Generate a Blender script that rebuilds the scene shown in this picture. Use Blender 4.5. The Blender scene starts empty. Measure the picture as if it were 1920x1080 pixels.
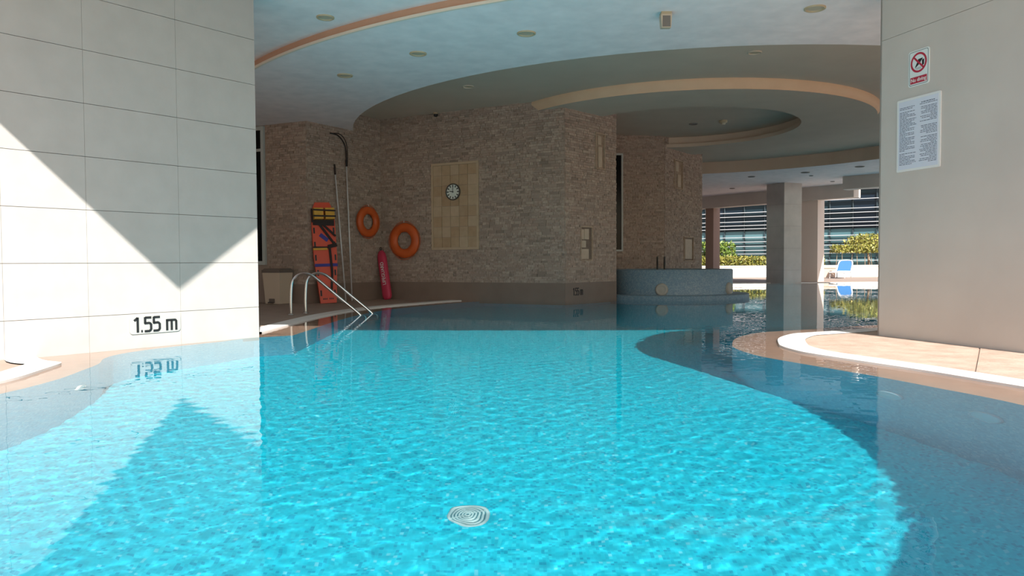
import bpy, bmesh, math, random
import numpy as np
from mathutils import Vector, Matrix
from mathutils.geometry import tessellate_polygon
random.seed(7); rng = np.random.default_rng(7)
S = bpy.context.scene
COL = S.collection

# ------------------------------------------------------------------ camera
F, CAMH, TH = 1400.0, 0.75, 0.0056
PT = math.atan(47 / F)
fw = Vector((0, math.cos(PT), -math.sin(PT)))
_r0 = Vector((1, 0, 0)); _u0 = Vector((0, math.sin(PT), math.cos(PT)))
RV = math.cos(TH) * _r0 - math.sin(TH) * _u0
UV = math.sin(TH) * _r0 + math.cos(TH) * _u0
CAM = Vector((0, 0, CAMH))
cd = bpy.data.cameras.new('camera'); cam = bpy.data.objects.new('camera', cd); COL.objects.link(cam)
cd.sensor_width = 36; cd.lens = F / 1920 * 36; cd.clip_start = 0.05; cd.clip_end = 300
M = Matrix.Identity(4)
for i in range(3):
    M[i][0], M[i][1], M[i][2], M[i][3] = RV[i], UV[i], -fw[i], CAM[i]
cam.matrix_world = M
S.camera = cam

# ------------------------------------------------------------------ light
SUN_EL = math.radians(37.0); AZ = Vector((0.31, -0.951, 0)).normalized()
SUN = Vector((AZ.x * math.cos(SUN_EL), AZ.y * math.cos(SUN_EL), math.sin(SUN_EL)))
sl = bpy.data.lights.new('sun', 'SUN'); so = bpy.data.objects.new('sun', sl); COL.objects.link(so)
sl.energy = 7.2; sl.angle = math.radians(0.55); sl.color = (1.0, 0.955, 0.90)
so.rotation_euler = SUN.to_track_quat('Z', 'Y').to_euler(); so.location = (6, -12, 14)
sl.cycles.is_caustics_light = True
W = bpy.data.worlds.new('sky'); S.world = W; W.use_nodes = True
wn = W.node_tree.nodes; wl = W.node_tree.links
sky = wn.new('ShaderNodeTexSky'); sky.sky_type = 'NISHITA'; sky.sun_disc = False
sky.sun_elevation = SUN_EL; sky.sun_rotation = math.atan2(AZ.x, AZ.y); sky.dust_density = 2.0
wl.new(sky.outputs[0], wn['Background'].inputs[0]); wn['Background'].inputs[1].default_value = 0.122
S.cycles.max_bounces = 9; S.cycles.diffuse_bounces = 4; S.cycles.transmission_bounces = 6; S.cycles.glossy_bounces = 4
S.view_settings.view_transform = 'Standard'; S.view_settings.look = 'None'
S.view_settings.gamma = 1.0; S.view_settings.exposure = 0.26; S.view_settings.use_curve_mapping = False

# ------------------------------------------------------------------ pixel -> place
def ray(x, y): return fw + (x - 960) / F * RV - (y - 540) / F * UV
def P(x, y, z):
    d = ray(x, y); t = (z - CAMH) / d.z; return CAM + t * d
class Face:
    """a vertical wall face running from a to b (left to right as seen from the pool)"""
    def __init__(s, a, b):
        s.a = Vector((a[0], a[1], 0)); s.b = Vector((b[0], b[1], 0)); s.len = (s.b - s.a).length
        s.t = (s.b - s.a).normalized(); s.n = Vector((s.t.y, -s.t.x, 0))
    def px(s, x, y, off=0.0):
        d = ray(x, y); a = s.a + s.n * off
        k = s.n.dot(a - CAM) / s.n.dot(d); q = CAM + k * d
        return (q - s.a).dot(s.t), q.z
    def pt(s, u, z, off=0.0): return s.a + s.t * u + s.n * off + Vector((0, 0, z))
    def mat(s, u, z, off=0.0):
        m = Matrix.Identity(4); q = s.pt(u, z, off)
        for i in range(3):
            m[i][0], m[i][1], m[i][2], m[i][3] = s.t[i], -s.n[i], (0, 0, 1)[i], q[i]
        return m

# ------------------------------------------------------------------ materials
def mat(name, col, rough=0.7, var=None, scale=6.0, detail=4.0, bump=0.0, bscale=None, metal=0.0, spec=0.5, tone=None, trans=0.0):
    m = bpy.data.materials.new(name); m.use_nodes = True; nt = m.node_tree; b = nt.nodes['Principled BSDF']
    b.inputs['Base Color'].default_value = (*col, 1); b.inputs['Roughness'].default_value = rough
    b.inputs['Metallic'].default_value = metal; b.inputs['Specular IOR Level'].default_value = spec
    tc = nt.nodes.new('ShaderNodeTexCoord')
    no = nt.nodes.new('ShaderNodeTexNoise'); no.inputs['Scale'].default_value = scale; no.inputs['Detail'].default_value = detail
    nt.links.new(tc.outputs['Object'], no.inputs['Vector'])
    out = None
    if var is not None:
        r = nt.nodes.new('ShaderNodeValToRGB'); r.color_ramp.elements[0].position = 0.3; r.color_ramp.elements[1].position = 0.7
        r.color_ramp.elements[0].color = (*col, 1); r.color_ramp.elements[1].color = (*var, 1)
        nt.links.new(no.outputs[0], r.inputs[0]); out = r.outputs[0]
    if tone is not None:       # every separate piece gets a tone of its own
        ge = nt.nodes.new('ShaderNodeNewGeometry'); oi = nt.nodes.new('ShaderNodeObjectInfo')
        ad = nt.nodes.new('ShaderNodeMath'); ad.operation = 'ADD'
        fr = nt.nodes.new('ShaderNodeMath'); fr.operation = 'FRACT'
        nt.links.new(ge.outputs['Random Per Island'], ad.inputs[0]); nt.links.new(oi.outputs['Random'], ad.inputs[1]); nt.links.new(ad.outputs[0], fr.inputs[0])
        r = nt.nodes.new('ShaderNodeValToRGB'); els = r.color_ramp.elements
        while len(els) < len(tone): els.new(0.5)
        for i, c in enumerate(tone): els[i].position = i / (len(tone) - 1); els[i].color = (*c, 1)
        nt.links.new(fr.outputs[0], r.inputs[0])
        if out is not None:
            mx = nt.nodes.new('ShaderNodeMixRGB'); mx.blend_type = 'MULTIPLY'; mx.inputs[0].default_value = 1
            nt.links.new(out, mx.inputs[1]); nt.links.new(r.outputs[0], mx.inputs[2]); out = mx.outputs[0]
        else: out = r.outputs[0]
    if out is not None: nt.links.new(out, b.inputs['Base Color'])
    if bump:
        n2 = nt.nodes.new('ShaderNodeTexNoise'); n2.inputs['Scale'].default_value = bscale or scale * 4; n2.inputs['Detail'].default_value = 5
        nt.links.new(tc.outputs['Object'], n2.inputs['Vector'])
        bp = nt.nodes.new('ShaderNodeBump'); bp.inputs['Strength'].default_value = bump; bp.inputs['Distance'].default_value = 0.02
        nt.links.new(n2.outputs[0], bp.inputs['Height']); nt.links.new(bp.outputs[0], b.inputs['Normal'])
    return m

def mosaic(name, ramp, size=0.025, grout=None, groutw=0.06):
    m = bpy.data.materials.new(name); m.use_nodes = True; nt = m.node_tree; b = nt.nodes['Principled BSDF']
    b.inputs['Roughness'].default_value = 0.45
    tc = nt.nodes.new('ShaderNodeTexCoord')
    sc = nt.nodes.new('ShaderNodeVectorMath'); sc.operation = 'SCALE'; sc.inputs['Scale'].default_value = 1 / size
    nt.links.new(tc.outputs['Object'], sc.inputs[0])
    of = nt.nodes.new('ShaderNodeVectorMath'); of.operation = 'ADD'; of.inputs[1].default_value = (0.37, 0.41, 0.43); nt.links.new(sc.outputs[0], of.inputs[0])
    fl = nt.nodes.new('ShaderNodeVectorMath'); fl.operation = 'FLOOR'; nt.links.new(of.outputs[0], fl.inputs[0])
    wnz = nt.nodes.new('ShaderNodeTexWhiteNoise'); wnz.noise_dimensions = '3D'; nt.links.new(fl.outputs[0], wnz.inputs['Vector'])
    r = nt.nodes.new('ShaderNodeValToRGB'); els = r.color_ramp.elements; r.color_ramp.interpolation = 'CONSTANT'
    while len(els) < len(ramp): els.new(0.5)
    for i, (p, c) in enumerate(ramp): els[i].position = p; els[i].color = (*c, 1)
    nt.links.new(wnz.outputs['Value'], r.inputs[0])
    nt.links.new(r.outputs[0], b.inputs['Base Color'])
    if grout:
        fr = nt.nodes.new('ShaderNodeVectorMath'); fr.operation = 'FRACTION'; nt.links.new(of.outputs[0], fr.inputs[0])
        sp = nt.nodes.new('ShaderNodeSeparateXYZ'); nt.links.new(fr.outputs[0], sp.inputs[0])
        mn = nt.nodes.new('ShaderNodeMath'); mn.operation = 'MINIMUM'; nt.links.new(sp.outputs[0], mn.inputs[0]); nt.links.new(sp.outputs[1], mn.inputs[1])
        lt = nt.nodes.new('ShaderNodeMath'); lt.operation = 'LESS_THAN'; lt.inputs[1].default_value = groutw; nt.links.new(mn.outputs[0], lt.inputs[0])
        mx = nt.nodes.new('ShaderNodeMixRGB'); mx.inputs[2].default_value = (*grout, 1); nt.links.new(lt.outputs[0], mx.inputs[0]); nt.links.new(r.outputs[0], mx.inputs[1])
        nt.links.new(mx.outputs[0], b.inputs['Base Color'])
    return m

MT = {}
MT['limestone'] = mat('limestone', (0.47, 0.443, 0.413), 0.45, (0.43, 0.406, 0.378), 5.0, 6, 0.03, 30)
MT['joint'] = mat('joint', (0.26, 0.235, 0.21), 0.9)
MT['plaster'] = mat('plaster', (0.63, 0.575, 0.52), 0.7, (0.575, 0.52, 0.47), 1.6, 5, 0.04, 40)
MT['stain'] = mat('stain', (0.42, 0.36, 0.30), 0.9)
MT['paint_white'] = mat('paint_white', (0.93, 0.865, 0.865), 0.8, (0.82, 0.77, 0.775), 4.5, 3, 0.15, 9)  # mottling: uneven plaster plus rippled light off the water put into the colour
MT['paint_taupe'] = mat('paint_taupe', (0.64, 0.53, 0.42), 0.8, (0.60, 0.495, 0.39), 2.0)
MT['paint_tan'] = mat('paint_tan', (0.60, 0.36, 0.24), 0.6, (0.56, 0.33, 0.22), 4)
MT['paint_sand'] = mat('paint_sand', (0.74, 0.52, 0.34), 0.6, (0.70, 0.48, 0.31), 4)
MT['paint_cream'] = mat('paint_cream', (0.80, 0.70, 0.58), 0.6)
MT['stone'] = mat('split_stone', (1, 1, 1), 0.9, (0.72, 0.68, 0.64), 25, 5, 0.5, 60, tone=[(0.46, 0.355, 0.29), (0.51, 0.41, 0.34), (0.42, 0.34, 0.285), (0.48, 0.365, 0.30), (0.56, 0.46, 0.385), (0.45, 0.355, 0.295), (0.34, 0.275, 0.23)])
MT['mortar'] = mat('mortar', (0.37, 0.295, 0.245), 0.95)
MT['base_stone'] = mat('base_stone', (0.25, 0.185, 0.145), 0.5, (0.22, 0.16, 0.125), 3.0)
MT['coping'] = mat('coping', (0.50, 0.335, 0.25), 0.5, (0.44, 0.29, 0.215), 7.0, 5)
MT['gutter'] = mat('gutter', (0.86, 0.84, 0.80), 0.6)
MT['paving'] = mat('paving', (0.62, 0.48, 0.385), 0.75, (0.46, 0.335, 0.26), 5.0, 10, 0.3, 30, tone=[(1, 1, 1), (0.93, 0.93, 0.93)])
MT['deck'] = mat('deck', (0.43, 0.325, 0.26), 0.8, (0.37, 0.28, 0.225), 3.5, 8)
MT['pool_floor'] = mosaic('pool_floor_mosaic', [(0, (0.004, 0.53, 0.68)), (0.25, (0.006, 0.57, 0.71)), (0.5, (0.004, 0.49, 0.64)), (0.72, (0.02, 0.63, 0.76)), (0.86, (0.003, 0.38, 0.55)), (0.97, (0.12, 0.62, 0.74))], 0.017, (0.03, 0.56, 0.71))
MT['pool_wall'] = mosaic('pool_wall_mosaic', [(0, (0.10, 0.50, 0.65)), (0.3, (0.14, 0.54, 0.68)), (0.6, (0.09, 0.45, 0.60)), (0.85, (0.22, 0.60, 0.71))], 0.02)
MT['spa_tile'] = mosaic('spa_mosaic', [(0, (0.19, 0.29, 0.355)), (0.3, (0.22, 0.32, 0.38)), (0.55, (0.165, 0.26, 0.33)), (0.8, (0.26, 0.35, 0.40))], 0.02)
MT['steel'] = mat('steel', (0.72, 0.71, 0.69), 0.18, metal=1.0)
MT['alu'] = mat('aluminium_pole', (0.78, 0.78, 0.79), 0.4, metal=0.3)
MT['black'] = mat('black', (0.012, 0.012, 0.013), 0.5)
MT['dark'] = mat('dark_grey', (0.06, 0.055, 0.05), 0.5)
MT['white'] = mat('white_plastic', (0.82, 0.82, 0.80), 0.4)
MT['plate'] = mat('sign_plate', (0.43, 0.43, 0.40), 0.35)
MT['sign_white'] = mat('sign_white', (0.80, 0.86, 0.84), 0.4)
MT['paper'] = mat('paper', (0.72, 0.75, 0.84), 0.4)
MT['print'] = mat('print_grey', (0.14, 0.15, 0.20), 0.7)
MT['red'] = mat('sign_red', (0.50, 0.02, 0.05), 0.5)
MT['orange'] = mat('orange_plastic', (0.66, 0.12, 0.022), 0.45, (0.58, 0.10, 0.018), 5)
MT['board'] = mat('board_orange', (0.68, 0.07, 0.025), 0.4, (0.68, 0.075, 0.025), 5)
MT['tube_red'] = mat('rescue_red', (0.62, 0.045, 0.10), 0.5)
MT['yellow'] = mat('foam_yellow', (0.72, 0.42, 0.07), 0.8, (0.62, 0.34, 0.05), 12)
MT['blue_strap'] = mat('blue_strap', (0.05, 0.05, 0.28), 0.7)
MT['strap'] = mat('black_strap', (0.03, 0.022, 0.022), 0.8)
MT['bin'] = mat('bin_beige', (0.60, 0.50, 0.38), 0.5)
MT['bin_lid'] = mat('bin_lid', (0.16, 0.13, 0.11), 0.5)
MT['glass_dark'] = mat('dark_glass', (0.010, 0.011, 0.012), 0.12, spec=0.12)
MT['frame_white'] = mat('window_frame', (0.50, 0.54, 0.52), 0.5)
MT['tile_tan'] = mat('tan_tile', (1, 1, 1), 0.6, (0.88, 0.86, 0.83), 9, 5, tone=[(0.46, 0.315, 0.19), (0.51, 0.37, 0.235), (0.42, 0.28, 0.165), (0.54, 0.41, 0.275), (0.47, 0.33, 0.205)])
MT['tile_light'] = mat('light_tan_tile', (0.55, 0.42, 0.285), 0.6, (0.50, 0.375, 0.25), 9, 5)
MT['tile_pale'] = mat('pale_tile', (0.56, 0.455, 0.345), 0.6, (0.48, 0.385, 0.285), 8)
MT['panel_stone'] = mat('panel_stone', (0.50, 0.38, 0.28), 0.8, (0.38, 0.28, 0.20), 14, 6, 0.6, 25)
MT['clock_face'] = mat('clock_face', (0.74, 0.80, 0.74), 0.4)
MT['nozzle'] = mat('nozzle_stone', (0.42, 0.39, 0.33), 0.5)
MT['lamp_trim'] = mat('lamp_trim', (0.52, 0.42, 0.27), 0.5)
MT['lamp_glass'] = mat('lamp_glass', (0.56, 0.49, 0.37), 0.3)
MT['lamp_dark'] = mat('lamp_dark', (0.20, 0.18, 0.16), 0.5)
MT['col_tile'] = mat('column_tile', (0.52, 0.475, 0.44), 0.14, (0.44, 0.40, 0.37), 2.5, 6, spec=0.8)
MT['col_plaster'] = mat('column_plaster', (0.70, 0.60, 0.53), 0.7)
MT['col_brown'] = mat('column_brown', (0.34, 0.225, 0.18), 0.6)
MT['wall_white'] = mat('garden_wall', (0.80, 0.76, 0.72), 0.8)
MT['planter'] = mat('planter', (0.62, 0.46, 0.36), 0.7)
MT['fabric_blue'] = mat('lounger_fabric', (0.06, 0.20, 0.46), 0.7)
MT['leaf'] = mat('leaf', (0.12, 0.20, 0.03), 0.5, tone=[(0.05, 0.11, 0.02), (0.12, 0.20, 0.03), (0.24, 0.30, 0.05), (0.09, 0.16, 0.025)])
MT['leaf_yellow'] = mat('leaf_yellow', (0.3, 0.28, 0.05), 0.5, tone=[(0.16, 0.16, 0.03), (0.34, 0.33, 0.06), (0.40, 0.34, 0.10), (0.12, 0.17, 0.03)])
MT['bark'] = mat('bark', (0.30, 0.22, 0.15), 0.9)
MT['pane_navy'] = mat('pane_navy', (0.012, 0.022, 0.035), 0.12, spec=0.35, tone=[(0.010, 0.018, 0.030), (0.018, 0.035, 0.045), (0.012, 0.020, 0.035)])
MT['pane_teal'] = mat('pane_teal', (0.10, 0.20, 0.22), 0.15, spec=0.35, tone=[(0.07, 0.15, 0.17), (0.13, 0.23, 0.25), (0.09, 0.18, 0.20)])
MT['louver'] = mat('louver', (0.62, 0.64, 0.66), 0.5)
MT['mullion'] = mat('mullion', (0.05, 0.07, 0.08), 0.4)

# ------------------------------------------------------------------ mesh helpers
class MB:
    def __init__(s): s.v = []; s.f = []; s.sm = []
    def add(s, vs, fs, smooth=False):
        k = len(s.v); s.v += [tuple(x) for x in vs]; s.f += [tuple(i + k for i in f) for f in fs]; s.sm += [smooth] * len(fs); return s
    def box(s, lo, hi, m=None):
        x0, y0, z0 = lo; x1, y1, z1 = hi
        vs = [Vector(q) for q in ((x0, y0, z0), (x1, y0, z0), (x1, y1, z0), (x0, y1, z0), (x0, y0, z1), (x1, y0, z1), (x1, y1, z1), (x0, y1, z1))]
        if m is not None: vs = [m @ q for q in vs]
        return s.add(vs, [(0, 3, 2, 1), (4, 5, 6, 7), (0, 1, 5, 4), (1, 2, 6, 5), (2, 3, 7, 6), (3, 0, 4, 7)])
    def prism(s, poly, z0, z1, m=None):
        """extrude a 2D polygon (x, y) from z0 to z1"""
        n = len(poly)
        vs = [Vector((p[0], p[1], z0)) for p in poly] + [Vector((p[0], p[1], z1)) for p in poly]
        tri = tessellate_polygon([[Vector((p[0], p[1], 0)) for p in poly]])
        fs = []
        for t in tri:
            a, b, c = t
            cr = (vs[b] - vs[a]).cross(vs[c] - vs[a]).z
            if cr < 0: a, c = c, a
            fs.append((a + n, b + n, c + n)); fs.append((c, b, a))
        area = sum(poly[i][0] * poly[(i + 1) % n][1] - poly[(i + 1) % n][0] * poly[i][1] for i in range(n))
        for i in range(n):
            j = (i + 1) % n
            fs.append((i, j, j + n, i + n) if area > 0 else (j, i, i + n, j + n))
        if m is not None: vs = [m @ q for q in vs]
        return s.add(vs, fs)
    def plate(s, poly, y0, y1, m=None):
        """extrude a 2D polygon given as (x, z) along y: an upright plate"""
        r = Matrix(((1, 0, 0, 0), (0, 0, 1, 0), (0, 1, 0, 0), (0, 0, 0, 1)))
        return s.prism(poly, y0, y1, (m @ r) if m is not None else r)
    def tube(s, pts, rad, n=10, closed=False):
        pts = [Vector(p) for p in pts]; m = len(pts); vs = []; up = None
        for i, p in enumerate(pts):
            a = pts[(i - 1) % m] if (closed or i > 0) else p
            b = pts[(i + 1) % m] if (closed or i < m - 1) else p
            t = (b - a).normalized()
            if up is None: up = t.orthogonal().normalized()
            up = (up - t * up.dot(t)).normalized(); w = t.cross(up)
            r = rad[i] if isinstance(rad, (list, tuple)) else rad
            for k in range(n):
                an = 2 * math.pi * k / n; vs.append(p + (up * math.cos(an) + w * math.sin(an)) * r)
        fs = []
        for i in range(m if closed else m - 1):
            j = (i + 1) % m
            for k in range(n): fs.append((i * n + k, i * n + (k + 1) % n, j * n + (k + 1) % n, j * n + k))
        if not closed: fs += [tuple(range(n - 1, -1, -1)), tuple((m - 1) * n + k for k in range(n))]
        return s.add(vs, fs, True)
    def lathe(s, prof, n=32, m=None, smooth=True):
        """profile of (r, z) turned about z"""
        vs = []; fs = []
        for r, z in prof:
            for k in range(n):
                a = 2 * math.pi * k / n; vs.append(Vector((r * math.cos(a), r * math.sin(a), z)))
        for i in range(len(prof) - 1):
            for k in range(n): fs.append((i * n + k, i * n + (k + 1) % n, (i + 1) * n + (k + 1) % n, (i + 1) * n + k))
        if m is not None: vs = [m @ q for q in vs]
        return s.add(vs, fs, smooth)
    def mesh(s, name):
        me = bpy.data.meshes.new(name); me.from_pydata(s.v, [], s.f); me.polygons.foreach_set('use_smooth', s.sm); me.update(); return me
    def build(s, name, m, parent=None, mw=None):
        me = s.mesh(name); me.materials.append(MT[m] if isinstance(m, str) else m)
        o = bpy.data.objects.new(name, me); COL.objects.link(o)
        if parent is not None: o.parent = parent
        if mw is not None:
            o.matrix_local = mw if isinstance(mw, Matrix) else Matrix.Translation(mw)
        return o
def tag(o, label=None, cat=None, group=None, kind=None):
    if label: o['label'] = label
    if cat: o['category'] = cat
    if group: o['group'] = group
    if kind: o['kind'] = kind
    return o
def thing(name, label, cat, mw, group=None):
    o = bpy.data.objects.new(name, None); COL.objects.link(o); o.empty_display_size = 0.1
    o.matrix_world = mw if isinstance(mw, Matrix) else Matrix.Translation(mw)
    return tag(o, label, cat, group)
def copy_tree(o, parent=None):
    c = o.copy(); COL.objects.link(c); c.parent = parent
    for ch in list(o.children): copy_tree(ch, c)
    return c
def receiver(*os_):
    for o in os_: o.cycles.is_caustics_receiver = True
def text_mesh(body, size, depth=0.004, align='CENTER', sx=1.0, bold=0.0):
    cu = bpy.data.curves.new('lettering', 'FONT'); cu.body = body; cu.size = size; cu.extrude = depth / 2; cu.align_x = align; cu.align_y = 'CENTER'; cu.offset = bold
    cu.resolution_u = 3
    to = bpy.data.objects.new('lettering', cu); COL.objects.link(to)
    dg = bpy.context.evaluated_depsgraph_get(); me = bpy.data.meshes.new_from_object(to.evaluated_get(dg))
    bpy.data.objects.remove(to); bpy.data.curves.remove(cu)
    # text lies in XY facing +Z: stand it up in XZ facing -Y
    for v in me.vertices:
        x, y, z = v.co; v.co = (x * sx, -z, y)
    return me
def mesh_obj(name, me, m, parent=None, mw=None):
    me.materials.clear(); me.materials.append(MT[m]); me.name = name
    o = bpy.data.objects.new(name, me); COL.objects.link(o); o.parent = parent
    if mw is not None: o.matrix_local = mw if isinstance(mw, Matrix) else Matrix.Translation(mw)
    return o
def circle(c, r, n=96, a0=0.0, a1=2 * math.pi, end=False):
    k = n + 1 if end else n
    return [(c[0] + r * math.cos(a0 + (a1 - a0) * i / n), c[1] + r * math.sin(a0 + (a1 - a0) * i / n)) for i in range(k)]
def flat(loops, z, up=True):
    """tessellated flat surface with holes"""
    ls = [[Vector((p[0], p[1], 0)) for p in l] for l in loops]
    tri = tessellate_polygon(ls); vs = [Vector((p.x, p.y, z)) for l in ls for p in l]; fs = []
    for a, b, c in tri:
        cr = (vs[b] - vs[a]).cross(vs[c] - vs[a]).z
        if (cr > 0) != up: a, c = c, a
        fs.append((a, b, c))
    return vs, fs
def band(loop, z0, z1, closed=True, flip=False):
    n = len(loop); vs = [(p[0], p[1], z0) for p in loop] + [(p[0], p[1], z1) for p in loop]; fs = []
    for i in range(n if closed else n - 1):
        j = (i + 1) % n; q = (i, j, j + n, i + n); fs.append(q[::-1] if flip else q)
    return vs, fs
def catmull(pts, n=6, closed=False):
    out = []; m = len(pts)
    for i in range(m if closed else m - 1):
        p = [np.array(pts[(i + k) % m] if closed else pts[min(max(i + k, 0), m - 1)]) for k in (-1, 0, 1, 2)]
        for j in range(n):
            t = j / n
            q = 0.5 * (2 * p[1] + (p[2] - p[0]) * t + (2 * p[0] - 5 * p[1] + 4 * p[2] - p[3]) * t * t + (3 * p[1] - p[0] - 3 * p[2] + p[3]) * t ** 3)
            out.append(tuple(q))
    if not closed: out.append(tuple(pts[-1]))
    return out

ZD = 0.012           # deck level above the water
DEPTH = 1.55         # pool depth
# ------------------------------------------------------------------ the plan of the place
PL0, PL1 = Vector((-4.04, 5.86, 0)), Vector((-2.61, 7.68, 0))          # left pier, front face
FL = Face(PL0, PL1)
PR0, PR1 = P(1645, 629, ZD), P(1920, 662, ZD); PR0.z = PR1.z = 0            # right pier, inner face
FR = Face(PR0, PR0 + (PR1 - PR0) * 2.0)
WP = [(-9, 16.42), (-4.72, 14.45), (-3.83, 14.04), (-2.75, 15.76), (0.98, 13.81), (2.09, 15.01), (2.30, 18.25), (3.78, 18.55), (5.21, 20.51)]
F_win, F_1, F_2, F_main, F_K, F_ret, F_in, F_5 = [Face(WP[i], WP[i + 1]) for i in range(8)]
CC = (3.65, 16.2)    # the middle of the round ceiling

# pool edge, going round with the water on the left-hand side walking direction (clockwise seen from above)
def pz(l, z=0.0): return [(P(x, y, z).x, P(x, y, z).y) for x, y in l]
segA = [(-0.55, 14.75), (-0.95, 14.25), (-1.45, 13.4), (-1.90, 12.5), (-2.15, 11.6), (-2.28, 10.6), (-2.32, 9.6), (-2.32, 8.7), (-2.32, 7.87)]
segB = pz([(400, 641.5), (300, 652), (230, 662), (196, 671), (185, 681), (155, 693), (111, 709), (48, 726), (0, 737)]) + [(-3.05, 3.6), (-3.1, 2.8), (-2.9, 1.9), (-2.3, 0.95), (-1.3, 0.30), (0.0, 0.0), (0.9, 0.15), (1.4, 0.5), (1.98, 1.12), (2.36, 1.62), (2.60, 2.2), (2.70, 2.9)]
segC = pz([(1920, 758), (1749, 724), (1642, 704), (1529, 685), (1434, 668.6), (1397, 659), (1378, 651.5), (1373, 645), (1381, 633), (1419, 623.5), (1466, 620), (1516, 617), (1582, 612), (1644, 609)]) + [(6.5, 9.6), (9.5, 10.3), (12.5, 10.8)]
segD = [(13.5, 11.5), (13.5, 25.5), (6.2, 25.5), (5.6, 21.5), (5.1, 20.6), (3.7, 18.65), (2.25, 18.4), (2.0, 15.15), (0.95, 14.0)]
la = catmull(segA, 5); lbc = catmull(segB + segC, 5)
EDGE = la + [(-2.66, 7.66)] + lbc + segD
TANW = []
for i, p in enumerate(EDGE):
    w = 0.40
    if len(la) < i < len(la) + 20 * 5:
        w = 0.25 if p[1] > 3.4 else 0.25 + 0.15 * min(1, (3.4 - p[1]) / 1.5)
        if p[1] > 4.95: w = 0.25 if p[1] < 5.75 else min(0.9, 0.25 + (p[1] - 5.75) * 0.8)
    TANW.append(w)
k0 = len(la); 
for i in range(k0 + 1, k0 + 1 + 5 * len(segB)):
    if EDGE[i][0] > 0: TANW[i] = 0.40
def offset(loop, ws):
    n = len(loop); out = []
    for i in range(n):
        a, b, c = (np.array(loop[(i + k) % n]) for k in (-1, 0, 1))
        d1 = (b - a) / (np.linalg.norm(b - a) + 1e-9); d2 = (c - b) / (np.linalg.norm(c - b) + 1e-9)
        n1 = np.array([d1[1], -d1[0]]); n2 = np.array([d2[1], -d2[0]]); m = n1 + n2; l = np.linalg.norm(m)
        m = m / l if l > 0.3 else n1
        k = max(0.55, float(m @ n1)); out.append(tuple(b + m * ws[i] / k))
    return out
area = sum(EDGE[i][0] * EDGE[(i + 1) % len(EDGE)][1] - EDGE[(i + 1) % len(EDGE)][0] * EDGE[i][1] for i in range(len(EDGE)))
SGN = 1 if area > 0 else -1
WOUT = offset(EDGE, [w * SGN for w in TANW]); WIN = offset(EDGE, [(w + 0.24) * SGN for w in TANW])

# ------------------------------------------------------------------ ground, pool shell, water
mb = MB(); vs, fs = flat([EDGE], -DEPTH); mb.add(vs, fs)
pool_floor = tag(mb.build('pool_floor', 'pool_floor'), 'turquoise glass mosaic floor of the swimming pool', 'pool floor', kind='structure')
mb = MB(); vs, fs = band(EDGE, -DEPTH, -0.035, flip=SGN > 0); mb.add(vs, fs)
pool_wall = tag(mb.build('pool_wall', 'pool_wall'), 'pale blue mosaic side of the pool under the coping', 'pool wall', kind='structure')
mb = MB(); n = len(EDGE)
vs = [(p[0], p[1], -0.035) for p in EDGE] + [(p[0], p[1], -0.004) for p in WOUT]
mb.add(vs, [((i + 1) % n, i, i + n, (i + 1) % n + n) if SGN > 0 else (i, (i + 1) % n, (i + 1) % n + n, i + n) for i in range(n)])
coping = tag(mb.build('trim_1', 'coping'), 'tan stone coping of the pool, washed by thin water', 'coping', kind='structure')
mb = MB()
vs = [(p[0], p[1], -0.03) for p in WOUT] + [(p[0], p[1], ZD + 0.004) for p in WOUT] + [(p[0], p[1], ZD + 0.004) for p in WIN]
fs = []
for i in range(n):
    j = (i + 1) % n
    for k in (0, n): 
        q = (j + k, i + k, i + k + n, j + k + n); fs.append(q if SGN > 0 else q[::-1])
mb.add(vs, fs)
gutter = tag(mb.build('trim_2', 'gutter'), 'white overflow channel cover following the pool edge', 'gutter cover', kind='structure')
receiver(pool_floor, pool_wall, coping)
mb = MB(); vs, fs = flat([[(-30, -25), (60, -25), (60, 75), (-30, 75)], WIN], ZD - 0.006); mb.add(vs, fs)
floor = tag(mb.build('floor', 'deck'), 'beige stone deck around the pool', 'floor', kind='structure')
mb = MB(); vs, fs = flat([[(-30, -25), (60, -25), (60, -1.0), (-30, -1.0)]], ZD - 0.002); mb.add(vs, fs)
tag(mb.build('floor_bounce', mat('bounce_paving', (0.68, 0.59, 0.51), 0.8, (0.60, 0.51, 0.43), 3.0, 8)), 'added pale paving sheet out of view that bounces sunlight up to the ceiling', 'floor', kind='structure')  # unseen pale sheet behind the camera, added to brighten the ceiling by bounce
# paving slabs of the near peninsula: real slabs with open joints, cut out of the deck outline
def slab_cut(name, outline, lines):
    """outline polygon cut into slabs by parallel joint lines; lines = (point, direction) list in order"""
    for k in range(len(lines) - 1):
        bm = bmesh.new(); vs, fs = flat([outline], ZD)
        bv = [bm.verts.new(v) for v in vs]
        for f in fs: bm.faces.new([bv[i] for i in f])
        for (pt, dr), sg, g in ((lines[k], 1, 0.006), (lines[k + 1], -1, 0.006)):
            nn = Vector((-dr.y, dr.x, 0)) * sg
            bmesh.ops.bisect_plane(bm, geom=bm.verts[:] + bm.edges[:] + bm.faces[:], plane_co=Vector((*pt.xy, ZD)) + nn * g, plane_no=nn, clear_inner=True)
        if len(bm.faces):
            r = bmesh.ops.extrude_face_region(bm, geom=bm.faces[:])
            for e in r['geom']:
                if isinstance(e, bmesh.types.BMVert): e.co.z -= 0.02
            bmesh.ops.recalc_face_normals(bm, faces=bm.faces)
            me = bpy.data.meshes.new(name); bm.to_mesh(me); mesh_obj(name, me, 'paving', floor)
        bm.free()
i0 = k0 + 1 + 5 * (len(segB) - 3); pen = [WIN[i] for i in range(i0, k0 + 1 + 5 * (len(segB) + len(segC) - 3)) ]
pen = [p for p in pen if p[0] < 6.4] + [(6.4, 3.2)]
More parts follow.
